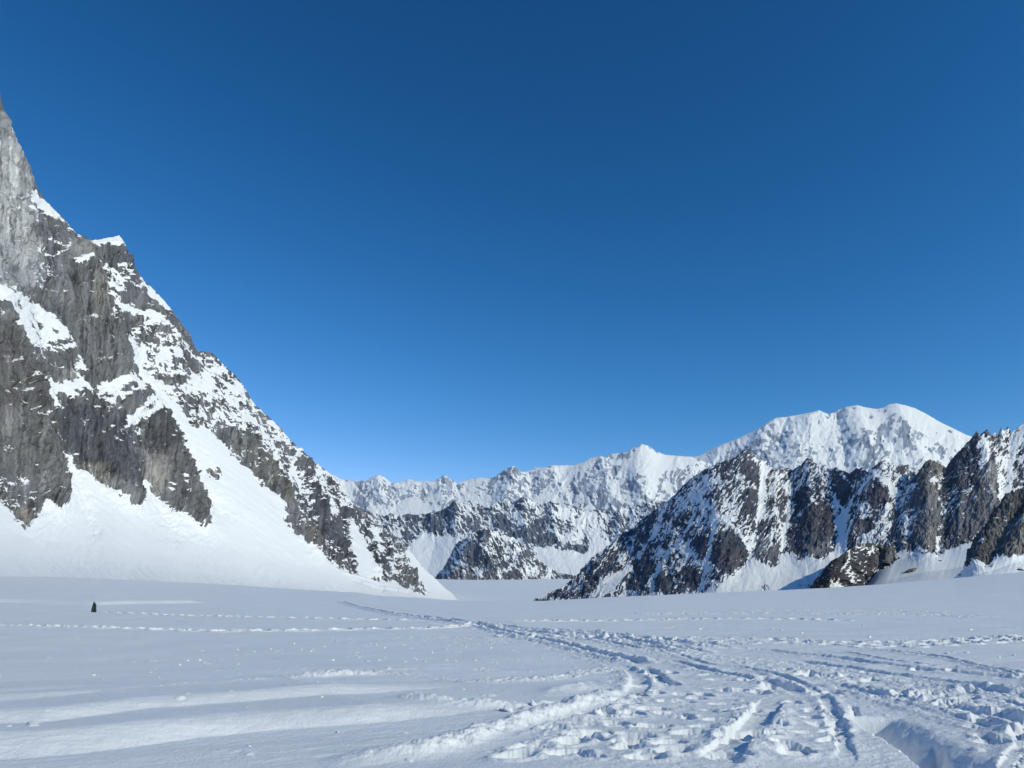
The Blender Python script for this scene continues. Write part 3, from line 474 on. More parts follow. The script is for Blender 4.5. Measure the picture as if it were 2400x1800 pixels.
mountain('dark_pyramid_ridge', 'dark snow-streaked pyramid ridge descending to a point at mid valley',
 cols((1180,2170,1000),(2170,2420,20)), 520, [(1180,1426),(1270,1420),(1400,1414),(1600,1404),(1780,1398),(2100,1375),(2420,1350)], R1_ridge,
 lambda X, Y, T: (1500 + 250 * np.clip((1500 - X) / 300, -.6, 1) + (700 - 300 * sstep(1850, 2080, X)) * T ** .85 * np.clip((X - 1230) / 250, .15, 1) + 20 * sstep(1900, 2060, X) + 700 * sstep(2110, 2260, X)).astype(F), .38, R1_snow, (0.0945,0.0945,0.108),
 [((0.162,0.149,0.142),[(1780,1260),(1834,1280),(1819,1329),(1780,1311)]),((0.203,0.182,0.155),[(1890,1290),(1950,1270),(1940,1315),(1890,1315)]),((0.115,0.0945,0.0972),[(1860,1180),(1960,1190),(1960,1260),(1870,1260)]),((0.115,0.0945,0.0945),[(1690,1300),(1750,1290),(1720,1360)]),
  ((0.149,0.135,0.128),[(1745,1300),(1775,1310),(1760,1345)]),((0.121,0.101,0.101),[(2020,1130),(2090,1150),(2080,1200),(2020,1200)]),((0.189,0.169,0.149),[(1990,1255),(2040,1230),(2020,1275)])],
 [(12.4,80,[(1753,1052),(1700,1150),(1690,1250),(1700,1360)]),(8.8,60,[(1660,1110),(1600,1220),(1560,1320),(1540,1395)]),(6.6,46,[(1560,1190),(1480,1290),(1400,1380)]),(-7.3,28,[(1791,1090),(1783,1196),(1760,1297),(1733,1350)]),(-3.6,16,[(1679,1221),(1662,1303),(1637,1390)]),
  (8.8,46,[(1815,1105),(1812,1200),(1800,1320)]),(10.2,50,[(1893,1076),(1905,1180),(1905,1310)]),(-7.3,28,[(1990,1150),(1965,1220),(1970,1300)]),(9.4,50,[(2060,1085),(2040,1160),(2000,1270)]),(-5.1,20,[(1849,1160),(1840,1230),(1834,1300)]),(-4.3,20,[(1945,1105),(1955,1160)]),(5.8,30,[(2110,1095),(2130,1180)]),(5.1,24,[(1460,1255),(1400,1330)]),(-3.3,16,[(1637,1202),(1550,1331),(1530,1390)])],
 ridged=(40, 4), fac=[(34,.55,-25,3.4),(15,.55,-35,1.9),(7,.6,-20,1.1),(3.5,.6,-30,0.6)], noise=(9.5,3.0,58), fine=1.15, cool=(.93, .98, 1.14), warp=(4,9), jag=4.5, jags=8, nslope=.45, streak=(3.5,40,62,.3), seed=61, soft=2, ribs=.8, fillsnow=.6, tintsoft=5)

R2_ridge = [(2020,1360),(2035,1300),(2050,1235),(2064,1182),(2110,1160),(2140,1120),(2157,1101),(2169,1083),(2181,1078),(2202,1086),(2217,1095),(2232,1074),(2256,1050),(2274,1031),(2289,1012),(2297,1023),(2304,1012),(2313,1006),(2322,1024),(2331,1012),(2338,1021),(2347,1000),(2353,1012),(2362,1000),(2371,1014),(2380,1005),(2395,996),(2400,990),(2440,960),(2520,930),(2700,900),(2900,1050),(3100,1200)]
R2_snow = [(.30,[(2060,1190),(2110,1160),(2150,1130),(2130,1200),(2110,1230),(2090,1300),(2060,1290)]),(.35,[(1930,1250),(2060,1180),(2100,1170),(2080,1220),(2000,1260)]),
 (.6,[(2325,1005),(2371,1003),(2371,1060),(2345,1120),(2331,1100)]),(.96,[(2371,1018),(2400,995),(2450,965),(2440,1000),(2400,1030),(2386,1047),(2377,1101),(2377,1131),(2371,1158),(2346,1193),(2338,1163),(2335,1113),(2350,1075),(2365,1056)]),(.45,[(2400,1020),(2500,980),(2700,1000),(2500,1150),(2380,1160),(2377,1110),(2388,1050)]),
 (.72,[(2298,1031),(2319,1031),(2316,1065),(2310,1101),(2304,1089),(2301,1056)]),(.97,7,[(2208,1113),(2202,1137),(2202,1161),(2211,1191),(2214,1221)]),(.93,6,[(2214,1221),(2202,1245),(2196,1267),(2199,1299)]),
 (.28,[(2214,1146),(2250,1137),(2232,1197),(2217,1200)]),(.6,[(2265,1131),(2286,1137),(2280,1158),(2262,1161)]),(.25,[(2255,1050),(2290,1015),(2300,1050),(2280,1060)]),(.25,[(2270,1080),(2305,1080),(2310,1110),(2280,1100)]),(.85,8,[(2172,1130),(2190,1132)]),(.3,[(2125,1200),(2150,1190),(2150,1240),(2110,1290)]),(.9,[(2140,1296),(2150,1282),(2160,1296)]),
 (1,[(1900,1300),(2040,1330),(2090,1330),(2100,1300),(2112,1292),(2140,1299),(2160,1299),(2184,1302),(2199,1299),(2205,1300),(2217,1287),(2240,1282),(2280,1266),(2340,1230),(2500,1170),(3100,1260),(3100,1460),(1900,1460)])]
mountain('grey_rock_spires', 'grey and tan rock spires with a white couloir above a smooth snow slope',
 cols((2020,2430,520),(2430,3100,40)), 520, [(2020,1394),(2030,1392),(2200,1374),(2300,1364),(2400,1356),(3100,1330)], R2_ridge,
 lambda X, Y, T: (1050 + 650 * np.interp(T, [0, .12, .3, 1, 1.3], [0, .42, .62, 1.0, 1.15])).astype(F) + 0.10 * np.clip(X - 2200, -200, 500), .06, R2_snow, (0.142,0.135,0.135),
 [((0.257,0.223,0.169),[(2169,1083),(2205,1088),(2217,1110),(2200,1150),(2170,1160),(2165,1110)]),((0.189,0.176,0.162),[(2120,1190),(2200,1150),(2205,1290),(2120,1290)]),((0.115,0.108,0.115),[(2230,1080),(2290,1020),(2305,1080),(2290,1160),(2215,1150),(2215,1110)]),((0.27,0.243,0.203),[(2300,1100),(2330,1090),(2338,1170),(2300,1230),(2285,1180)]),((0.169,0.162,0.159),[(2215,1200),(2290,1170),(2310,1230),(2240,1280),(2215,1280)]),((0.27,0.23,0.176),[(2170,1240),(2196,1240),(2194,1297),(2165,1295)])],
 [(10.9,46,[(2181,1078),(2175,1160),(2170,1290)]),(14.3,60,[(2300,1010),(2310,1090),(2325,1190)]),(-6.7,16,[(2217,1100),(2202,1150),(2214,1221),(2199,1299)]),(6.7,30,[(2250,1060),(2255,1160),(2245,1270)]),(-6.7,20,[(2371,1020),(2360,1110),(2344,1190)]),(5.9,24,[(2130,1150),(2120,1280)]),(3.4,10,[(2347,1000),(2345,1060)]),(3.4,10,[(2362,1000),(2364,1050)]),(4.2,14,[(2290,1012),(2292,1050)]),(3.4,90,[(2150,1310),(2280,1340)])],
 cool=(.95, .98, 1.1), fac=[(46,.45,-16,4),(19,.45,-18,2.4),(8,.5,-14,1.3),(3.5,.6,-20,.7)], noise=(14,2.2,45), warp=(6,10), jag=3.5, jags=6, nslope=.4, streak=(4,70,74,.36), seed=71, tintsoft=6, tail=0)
bpy.context.view_layer.update()
_yb = ([1890, 1973, 2005, 2021, 2051, 2099, 2110], [1404, 1396, 1390, 1366, 1342, 1320, 1308])
_xs = np.linspace(1890, 2110, 45); _ds = []
from mathutils import Vector
for x_ in _xs:
    a_, b_ = ray(x_, min(np.interp(x_, *_yb), 1388))
    ok_, p_, _, _ = bpy.data.objects['grey_rock_spires'].ray_cast(Vector((0, 0, CAMZ)), Vector((a_, 1, b_)).normalized())
    _ds.append(p_.y if ok_ and x_ > 2040 else None)
_ds = [d_ if d_ else next(e_ for e_ in _ds if e_) for d_ in _ds]
_ds = list(np.where(_xs < 2050, np.interp(_xs, [1890, 1970, 2050], [1150, 1180, float(np.interp(2050, _xs, _ds))]), _ds))
_ds = np.convolve(np.pad(_ds, 4, 'edge'), np.ones(9) / 9, 'valid')
def foot_depth(X): return (np.interp(X, _xs, _ds) + 6).astype(F)
R2a_ridge = [(1890,1402),(1913,1366),(1931,1336),(1949,1315),(1973,1300),(1997,1283),(2015,1275),(2040,1272),(2065,1276),(2085,1284),(2103,1293),(2110,1304)]
mountain('dark_rock_foot', 'dark brown rock foot rising from the snow below the spires',
 cols((1890,2110,300)), 200, [(1890,1404),(1973,1396),(2005,1390),(2021,1366),(2051,1342),(2099,1320),(2110,1308)], R2a_ridge,
 lambda X, Y, T: foot_depth(X) + 45 * T, .05,
 [(.1,[(1965,1302),(2000,1283),(2030,1285),(2000,1310),(1975,1340),(1960,1330)]),(.95,[(1972,1318),(1990,1308),(1990,1330),(1976,1328)]),(.9,6,[(2020,1300),(2040,1290)]),(.9,5,[(2040,1330),(2056,1342)]),(.85,5,[(1988,1325),(1990,1370)]),
  (.98,[(2020,1366),(2012,1371),(2010,1410),(2030,1400)]),(.9,[(1940,1372),(1968,1350),(1975,1372),(1970,1400),(1940,1400)])],
 (.075,.07,.07), [((.085,.075,.07),[(1985,1330),(2040,1330),(2020,1372),(1975,1372)]),((0.169,0.15,0.13),[(2040,1295),(2105,1290),(2095,1320),(2050,1335)])],
 [(16,30,[(1960,1310),(1940,1370)]),(18,36,[(2030,1300),(2000,1370)]),(14,24,[(2085,1285),(2075,1325)]),(-10,14,[(1985,1310),(1972,1370)])],
 cool=(.85, .88, 1.0), fac=[(28,.6,20,6),(12,.6,30,3.4),(5,.7,10,1.6)], noise=(8,2,60), warp=(4,8), jag=3, jags=7, nslope=.5, streak=(3.5,40,80,.18), seed=81, tintsoft=4, back=1.2, tail=30)
R3_ridge = [(2215,1372),(2240,1352),(2262,1330),(2266,1310),(2270,1296),(2280,1267),(2298,1245),(2319,1221),(2338,1200),(2359,1170),(2380,1152),(2400,1131),(2450,1080),(2560,1010),(2700,960),(2900,1060),(3050,1220)]
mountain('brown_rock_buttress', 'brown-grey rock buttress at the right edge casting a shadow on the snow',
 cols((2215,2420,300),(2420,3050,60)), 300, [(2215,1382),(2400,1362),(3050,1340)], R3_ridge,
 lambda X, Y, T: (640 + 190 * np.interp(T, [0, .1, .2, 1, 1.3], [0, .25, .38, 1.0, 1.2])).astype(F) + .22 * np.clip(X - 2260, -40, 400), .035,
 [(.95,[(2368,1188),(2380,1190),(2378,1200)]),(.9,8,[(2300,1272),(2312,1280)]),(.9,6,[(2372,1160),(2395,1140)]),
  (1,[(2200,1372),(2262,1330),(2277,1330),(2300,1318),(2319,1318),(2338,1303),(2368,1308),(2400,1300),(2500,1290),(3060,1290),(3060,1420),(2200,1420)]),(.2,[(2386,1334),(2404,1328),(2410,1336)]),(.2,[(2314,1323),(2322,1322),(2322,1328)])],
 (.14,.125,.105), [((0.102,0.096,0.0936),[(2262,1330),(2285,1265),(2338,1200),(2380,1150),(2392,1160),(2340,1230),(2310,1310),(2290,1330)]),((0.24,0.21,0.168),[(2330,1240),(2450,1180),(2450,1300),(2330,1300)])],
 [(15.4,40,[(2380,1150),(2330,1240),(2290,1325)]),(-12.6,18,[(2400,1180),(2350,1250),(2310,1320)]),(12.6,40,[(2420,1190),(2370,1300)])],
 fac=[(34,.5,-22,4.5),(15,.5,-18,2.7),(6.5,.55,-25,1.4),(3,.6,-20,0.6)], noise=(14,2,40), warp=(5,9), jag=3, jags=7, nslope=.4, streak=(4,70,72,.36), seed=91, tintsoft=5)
# ---- flat glacier in the distance
xs = cols((600,1750,400)); n = 170
t = np.linspace(0, 1, n); Xg = np.repeat(xs[None], n, 0); Tg = np.repeat(t[:, None], len(xs), 1)
Yg = 1434 - (1434 - 1357) * Tg
Dg = 2200 * (5400 / 2200) ** Tg
rx_, ry_ = ray(Xg, Yg)
Yg2 = Yg + (.9 * fbm(Xg / 120, Yg / 3.0, 3, 7) + .9 * fbm(Xg / 40, Yg / 2.2, 3, 9) * sstep(1385, 1362, Yg))
rx_, ry_ = ray(Xg, Yg2)
Pg = np.stack([rx_ * Dg, Dg, CAMZ + ry_ * Dg], -1)
grid_mesh('far_glacier', Pg, mat_terrain('glacier_snow', 8, .2), attrs={'snow': np.ones(Pg.shape[:2], F), 'rock': np.full(Pg.shape, .1, F)}, label='flat pale glacier floor at the bottom of the valley')
# ================================================================== the snowfield, one sheet all round the camera
pxs = np.concatenate([np.arange(-300, -40, 3.0), np.arange(-40, 2440, 2.0), np.arange(2440, 3100, 3.0)])
th = np.arctan(pxs / FPX - 1200 / FPX)
rest = np.linspace(th[-1], 2 * math.pi + th[0], 130)[1:-1]
TH = np.concatenate([th, rest]); ND = len(th)
rr = [.25, .6, 1.2, 2, 3, 4, 5, 5.6, 6.2]
while rr[-1] < 150: rr.append(rr[-1] + max(.02, min(2.6e-4 * rr[-1] ** 2, rr[-1] / 370)))
while rr[-1] < 420: rr.append(rr[-1] * 1.012)
while rr[-1] < 4000: rr.append(rr[-1] * 1.06)
R_ = np.array(rr)
GX = (R_[:, None] * np.sin(TH)[None]).astype(F); GY = (R_[:, None] * np.cos(TH)[None]).astype(F)
GR = np.repeat(R_[:, None], len(TH), 1).astype(F)
near_rows = int(np.searchsorted(R_, 150)); nr0 = int(np.searchsorted(R_, 6.0))
SUB = (slice(nr0, near_rows), slice(0, ND))
gx, gy, gr = GX[SUB], GY[SUB], GR[SUB]
gh = np.zeros(gx.shape, F)              # height of the near snow
churn = np.zeros(gx.shape, F)           # where feet and runners broke it up
def g(x, y):
    a, b = ray(x, y); d = -CAMZ / b; return (a * d, d)
def gp(pts): return [g(*p) for p in pts]
def smooth_line(pts, n=5):
    P = np.array(pts, float)
    if len(P) < 3: return [tuple(p) for p in P]
    Q = np.vstack([2 * P[0] - P[1], P, 2 * P[-1] - P[-2]]); out = []
    for i in range(1, len(Q) - 2):
        for k in range(n):
            t = k / n; a, b, c, d = Q[i - 1:i + 3]
            out.append(.5 * (2 * b + (c - a) * t + (2 * a - 5 * b + 4 * c - d) * t * t + (3 * b - a - 3 * c + d) * t ** 3))
    out.append(P[-1]); return [tuple(p) for p in out]
def near(pts, pad):
    """index window of the near grid round some ground points"""
    P = np.array(pts); r = np.hypot(P[:, 0], P[:, 1]); t = np.arctan2(P[:, 0], P[:, 1])
    i0, i1 = np.searchsorted(R_[nr0:near_rows], [r.min() - pad, r.max() + pad])
    q = pad / max(r.min() - pad, 3)
    j0, j1 = np.searchsorted(th, [t.min() - q, t.max() + q])
    return slice(int(i0), int(i1)), slice(int(j0), int(j1))
wob = lambda b, s, k=0: fbm(gx[b] / s, gy[b] / s, 3, 300 + k)
def on(L, last):
    if last[0] > 2370:
        (x1, y1), (x2, y2) = L[-2], L[-1]; l = math.dist(L[-2], L[-1]); L = L + [(x2 + 6 * (x2 - x1) / l, y2 + 6 * (y2 - y1) / l)]
    return L
def along(pts, pad, flat=True):
    L = smooth_line(on(gp(pts), pts[-1])) if flat else pts
    b = near(L, pad + .3)
    if gx[b].size == 0: return b, None, None, None, 1
    d, s, sd = dline(gx[b], gy[b], L)
    return b, d, s, sd, sum(math.dist(L[i], L[i + 1]) for i in range(len(L) - 1))
def ripple(pts, w, A, back=2.5):
    q = gp(pts); e = math.dist(q[0], q[1]); q = [(q[0][0] + 5 * (q[0][0] - q[2][0]) / math.dist(q[0], q[2]), q[0][1] + 5 * (q[0][1] - q[2][1]) / math.dist(q[0], q[2]))] + q
    b, d, s, sd, T = along(smooth_line(q), w + 3 * back, False)
    sd = np.where(sd > 0, 1, -1) * d + .10 * wob(b, 1.5) + .03 * wob(b, .35, 4)
    h = np.where(sd < 0, 0, np.where(sd < w, np.sin(np.clip(sd / w, 0, 1) * math.pi / 2), np.exp(-np.clip(sd - w, 0, 99) / back)))
    gh[b] += A * h * np.clip(s / 1.5, 0, 1) * np.clip((T - s) / 2.5, 0, 1)
def groove(pts, w, depth, rim=.04, ch=.5, chw=.35, edge=.22, wobble=.06):
    b, d, s, sd, T = along(pts, w + chw + .6)
    if d is None: return
    f = np.clip(s / .8, 0, 1) * np.clip((T - s) / .8, 0, 1)
    var = np.clip(.75 + .6 * fbm(s / 1.3, s * 0 + len(pts), 2, 411), .15, 1.3)
    dd = d + wobble * wob(b, .3, 1) + .02 * wob(b, .09, 2)
    k = 1 - sstep(w * (1 - edge), w * (1 + edge), dd)
    gh[b] += f * var * (-.42 * depth * k + .6 * rim * np.exp(-((dd - w * 1.5) / (w * .6 + .03)) ** 2))
    c = np.exp(-(np.maximum(d - w, 0) / chw) ** 2) * (1 - .65 * k) * f * ch
    churn[b] = np.maximum(churn[b], c)
def churned(pts, w, v):
    b, d, s, sd, T = along(pts, w * 2.2)
    if d is None: return
    dd = d + .35 * w * wob(b, w * 1.2, 3)
    churn[b] = np.maximum(churn[b], v * (1 - sstep(.35 * w, w, dd)) * np.clip(s / 1, 0, 1) * np.clip((T - s) / 1, 0, 1))
def mound(pts, w, A):
    b, d, s, sd, T = along(pts, w * 2.5)
    if d is None: return
    gh[b] += A * np.exp(-(d / w) ** 2) * (.6 + .6 * wob(b, .6, 5)) * np.clip(s / .6, 0, 1) * np.clip((T - s) / .6, 0, 1)
rnd = random.Random(5)
def pit(c, ang, la, lb, depth, rim=.03):
    b = near([c], max(la, lb) * 2.2)
    if gx[b].size == 0: return
    X, Y = gx[b] - c[0], gy[b] - c[1]
    u = X * math.cos(ang) + Y * math.sin(ang); v = -X * math.sin(ang) + Y * math.cos(ang)
    q = np.sqrt((u / la) ** 2 + (v / lb) ** 2) + .22 * wob(b, .12, 6) + .12 * wob(b, .045, 7)
    gh[b] += -depth * (1 - sstep(.72, 1.0, q)) + rim * np.exp(-((q - 1.25) / .3) ** 2)
def steps(pts, step=.8, side=.1, la=.26, lb=.13, depth=.11, rim=.03):
    L = smooth_line(on(gp(pts), pts[-1])); acc = 0; k = 0
    for (x1, y1), (x2, y2) in zip(L[:-1], L[1:]):
        l = math.dist((x1, y1), (x2, y2)); a = math.atan2(y2 - y1, x2 - x1)
        while acc < l:
            t = acc / l; s = side * (1 if k % 2 else -1) + rnd.uniform(-.05, .05)
            pit((x1 + (x2 - x1) * t - math.sin(a) * s, y1 + (y2 - y1) * t + math.cos(a) * s), a + rnd.uniform(-.2, .2), la * rnd.uniform(.85, 1.2), lb * rnd.uniform(.85, 1.2), depth * rnd.uniform(.7, 1.2), rim)
            k += 1; acc += step * rnd.uniform(.88, 1.12)
        acc -= l
# gentle swells and wind ribs
a = math.radians(28); wu = gx * math.cos(a) + gy * math.sin(a); wv = -gx * math.sin(a) + gy * math.cos(a)
gh += .05 * fbm(gx / 9, gy / 9, 3, 200) + .035 * fbm(wu / 9, wv / 1.6, 3, 203) + .10 * fbm(gx / 40, gy / 22, 2, 205)
gh += .016 * fbm(wu / 1.3, wv / .28, 4, 207, .6) * sstep(-.3, .5, fbm(gx / 4, gy / 3, 2, 208)) + .009 * fbm(wu / .3, wv / .1, 4, 209, .6)
# long lit wind ripples at the left
ripple([(-200,1740),(0,1726),(100,1722),(203,1706),(330,1688),(452,1678),(600,1666),(723,1652),(860,1640),(1010,1622),(1100,1612)], .55, .125)
ripple([(-200,1812),(0,1799),(100,1793),(250,1776),(400,1752),(550,1732),(700,1720),(850,1709),(1000,1694),(1162,1672),(1250,1660)], .65, .155)
ripple([(-200,1680),(0,1662),(150,1648),(330,1628),(450,1612)], .5, .06)
ripple([(0,1640),(200,1622),(420,1600)], .6, .03)
for pts, w, A in (([(-250,1425),(0,1422),(200,1424),(350,1422),(500,1420)], 2.2, .34), ([(-250,1411),(0,1411),(120,1412),(220,1414)], 2.5, .3)):
    ripple(pts, w, A, 6)
# lines of footsteps at the left and beyond the middle
steps([(232,1437),(330,1440),(400,1443),(600,1448),(800,1452),(960,1454)], .95, .12, .42, .28, .22, .06)
steps([(-250,1463),(0,1467),(200,1471),(480,1478),(640,1479),(800,1477),(1000,1475),(1120,1468)], .9, .13, .44, .28, .24, .06)
steps([(1223,1458),(1350,1457),(1600,1453),(1800,1452),(2000,1455)], .9, .15, .42, .3, .2, .06)
steps([(1190,1492),(1400,1500),(1650,1510),(1900,1512),(2150,1508),(2420,1495)], .8, .25, .3, .2, .14, .06)
steps([(1500,1497),(1800,1502),(2050,1520),(2400,1500)], .7, .3, .28, .2, .12, .06)
# the trodden trail winding off to the valley
for pts, w, v in (([(768,1413),(850,1424),(908,1437),(1017,1451),(1107,1462)], .6, .8), ([(770,1408),(860,1418),(980,1436),(1050,1450)], .4, .6), ([(800,1415),(940,1442),(1010,1462),(1050,1476)], .5, .5),
    ([(1017,1451),(1107,1464),(1198,1476),(1306,1490),(1397,1500),(1469,1510),(1560,1524),(1650,1540)], 1.6, 1.0), ([(880,1500),(960,1496),(1050,1496),(1150,1498),(1280,1500)], 1.0, .7), ([(1000,1512),(1120,1510),(1200,1498)], .7, .5),
    ([(1480,1440),(1700,1438),(1900,1440),(2150,1442),(2330,1447)], 2.4, 1.4), ([(1700,1432),(2000,1432),(2250,1438)], 1.6, 1.2), ([(1280,1420),(1500,1424),(1700,1427)], 1.0, .5), ([(1380,1472),(1600,1470),(1800,1466)], .8, .4), ([(2330,1470),(2450,1476)], .8, .6),
    ([(1300,1520),(1500,1510),(1700,1506),(1900,1506),(2150,1512),(2420,1500)], 1.0, .75), ([(1550,1530),(1750,1550),(1950,1580),(2150,1620),(2420,1680)], 1.5, .85),
    ([(350,1617),(420,1613),(470,1607)], .28, 1.2), ([(470,1607),(600,1602),(690,1595)], .18, .8), ([(620,1600),(700,1594),(800,1586),(900,1582),(1010,1586)], .38, 1.25), ([(780,1578),(900,1573),(1010,1570)], .22, .8),
    ([(1000,1588),(1080,1600),(1125,1603),(1270,1596),(1415,1576)], .4, 1.0), ([(1020,1575),(1150,1572),(1200,1578)], .3, .9), ([(1230,1596),(1330,1585),(1420,1570),(1480,1560)], .5, 1.0),
    ([(890,1648),(981,1661),(1125,1668),(1234,1661),(1306,1640)], .2, 1.0), ([(900,1648),(960,1655)], .15, 1.2), ([(1180,1668),(1250,1660)], .12, 1.1),
    ([(260,1790),(330,1780),(360,1776)], .16, .8), ([(420,1786),(520,1778),(620,1788),(700,1784)], .14, .9), ([(520,1790),(640,1790)], .1, .8), ([(460,1685),(560,1680),(620,1694)], .12, .6), ([(660,1720),(760,1716)], .1, .6), ([(440,1765),(480,1750),(520,1752)], .12, .5),
    ([(740,1800),(945,1780),(1053,1759),(1162,1722),(1270,1686),(1379,1657),(1451,1625)], .36, 1.15), ([(1060,1800),(1162,1782),(1270,1759),(1342,1706),(1415,1684),(1487,1650),(1523,1618)], .3, .9)):
    churned(pts, w, v)
# trodden ground filling the right of the foreground
def poly_mask(pts, r):
    L = gp(pts); m = inpoly(gx, gy, L); L = L + L[:1]
    d = np.full(gx.shape, 1e9, F); dd, _, _ = dline(gx, gy, L)
    return sstep(-r, r, np.where(m, dd, -dd))
mk = poly_mask([(1330,1800),(1380,1720),(1500,1640),(1450,1590),(1480,1540),(1600,1530),(1760,1545),(1950,1590),(2150,1640),(2420,1700),(2900,1800),(2900,1860),(1330,1860)], .5)
churn = np.maximum(churn, .42 * mk * (.55 + .9 * np.clip(fbm(gx / 1.1, gy / 1.1, 3, 220), -.4, 1)))
mk2 = poly_mask([(1300,1500),(1700,1500),(2100,1530),(2420,1560),(2900,1600),(2900,1800),(2420,1690),(2150,1640),(1900,1580),(1600,1540),(1350,1520)], .8)
churn = np.maximum(churn, .38 * mk2 * (.5 + np.clip(fbm(gx / 1.4, gy / 1.4, 3, 224), -.4, 1)))
crumb = np.clip(poly_mask([(380,1540),(640,1500),(1000,1480),(1300,1490),(1350,1560),(1000,1570),(600,1590)], 2.5) * .8 + .15, 0, 1)
# mounds of thrown-up snow
for pts, w, A in (([(740,1802),(945,1782),(1053,1761),(1162,1724),(1270,1688),(1379,1659),(1451,1627)], .26, .13), ([(650,1597),(720,1592),(800,1585),(880,1582)], .28, .09), ([(370,1617),(460,1608)], .2, .08), ([(900,1650),(1000,1662),(1125,1668),(1240,1660)], .18, .09),
    ([(1180,1600),(1260,1595)], .4, .1), ([(1250,1640),(1330,1625),(1440,1600)], .35, .1), ([(1700,1790),(1800,1760),(1900,1750)], .45, .09), ([(1800,1720),(1880,1740)], .3, .1), ([(2120,1660),(2200,1680),(2260,1690)], .3, .08), ([(1780,1700),(1850,1700),(1900,1690)], .3, .1),
    ([(1330,1700),(1420,1690)], .25, .08), ([(1480,1760),(1540,1740)], .22, .1), ([(2300,1750),(2400,1740)], .3, .1), ([(2020,1560),(2060,1570)], .3, .1)):
    mound(pts, w, A)
# runner and ski troughs
groove([(800,1416),(908,1438),(1017,1452),(1107,1463),(1198,1474),(1306,1486),(1397,1493),(1469,1506),(1560,1520),(1650,1528)], .24, .13, .16, 1.2, .7)
groove([(1010,1448),(1125,1470),(1216,1492),(1288,1506),(1379,1528),(1451,1546),(1520,1560)], .22, .13, .15, 1.2, .7)
groove([(1290,1478),(1400,1486),(1500,1497),(1600,1512),(1720,1522)], .22, .12, .14, 1.1, .7)
groove([(1440,1505),(1560,1528),(1650,1556),(1740,1566),(1846,1592),(1907,1627),(1939,1651),(1952,1680),(1958,1720)], .10, .09, .04, .4, .4)
groove([(1640,1523),(1760,1526),(1866,1534),(1988,1547),(2070,1559),(2232,1576),(2375,1589),(2450,1596)], .26, .19, .05, .45, .5)
groove([(1850,1548),(1948,1563),(2090,1584),(2171,1593),(2273,1611),(2335,1624),(2440,1640)], .24, .2, .05, .45, .5)
groove([(1917,1600),(2029,1625),(2151,1650),(2273,1674),(2400,1700),(2460,1712)], .2, .18, .05, .45, .5)
groove([(1960,1610),(2080,1650),(2200,1682),(2330,1716),(2450,1740)], .16, .1, .05, .6, .4)
groove([(1560,1548),(1700,1582),(1800,1600),(1900,1640)], .16, .12, .05, .7, .4)
groove([(1812,1645),(1793,1676),(1764,1716),(1724,1758),(1680,1806)], .19, .17, .05, .9, .25, .08, .02)
groove([(1500,1563),(1528,1578),(1549,1598),(1553,1614)], .15, .24, .03, .6, .3)
groove([(1480,1640),(1500,1610),(1490,1580),(1440,1560)], .18, .1, .06, .9, .4)
groove([(1162,1738),(1270,1704),(1379,1674),(1440,1645)], .16, .08, .04, .9, .25)
groove([(1940,1660),(1965,1690),(1975,1740),(1990,1800)], .08, .1, .03, .4, .2)
for k in range(9):
    y0_ = rnd.uniform(1520, 1640); x0_ = rnd.uniform(1700, 2100)
    groove([(x0_, y0_), (x0_ + 200, y0_ + rnd.uniform(14, 34)), (x0_ + 420, y0_ + rnd.uniform(40, 80)), (2460, y0_ + rnd.uniform(85, 140))], rnd.uniform(.06, .14), rnd.uniform(.06, .11), .04, .45, .3)
for k in range(6):
    y0_ = rnd.uniform(1475, 1500); x0_ = rnd.uniform(1120, 1350)
    groove([(x0_, y0_), (x0_ + 150, y0_ + rnd.uniform(12, 22)), (x0_ + 330, y0_ + rnd.uniform(34, 48))], rnd.uniform(.1, .2), rnd.uniform(.1, .16), .07, .7, .5)
# holes: the big pit at the lower right and smaller ones
def hole(pts, depth, r, slope_side=.0):
    L = gp(pts); b = near(L, .8); m = inpoly(gx[b], gy[b], L)
    d, _, _ = dline(gx[b], gy[b], L + L[:1]); q = np.where(m, d, -d) + .05 * wob(b, .3, 8) + .02 * wob(b, .1, 9)
    gh[b] -= depth * sstep(-.03, r, q)
    churn[b] *= 1 - .75 * sstep(0, .1, q)
    return b, q
L = smooth_line(gp([(1972,1686),(2000,1700),(2045,1728),(2092,1758),(2138,1789),(2160,1812)])); b = near(L, 1.2)
d, s, sd = dline(gx[b], gy[b], L); T = sum(math.dist(L[i], L[i + 1]) for i in range(len(L) - 1))
dd = np.where(sd > 0, d, -d) + .05 * wob(b, .35, 8) + .025 * wob(b, .1, 9)
dep = .52 * sstep(0, .12, s) * sstep(0, .3, T - s + .1) * (.8 + .3 * wob(b, .5, 10))
gh[b] -= dep * sstep(-.02, .05, dd) * (1 - sstep(.06, .82, dd)) ** 1.1
churn[b] *= 1 - .85 * sstep(0, .06, dd) * (1 - sstep(.6, .9, dd)) * (dep > .1)
hole([(2150,1752),(2185,1742),(2215,1752),(2222,1775),(2190,1792),(2155,1780)], .3, .2)
hole([(1990,1662),(2008,1664),(2016,1684),(2000,1686)], .1, .08); hole([(1950,1706),(1962,1710),(1962,1732),(1950,1736)], .1, .07)
hole([(1775,1612),(1800,1600),(1850,1604),(1862,1618),(1810,1624)], .22, .15); hole([(1862,1583),(1900,1576),(1930,1584),(1890,1592)], .14, .12)
hole([(2368,1740),(2392,1715),(2420,1690),(2420,1730),(2390,1752)], .2, .1); hole([(2010,1598),(2046,1592),(2060,1600),(2030,1606)], .14, .1)
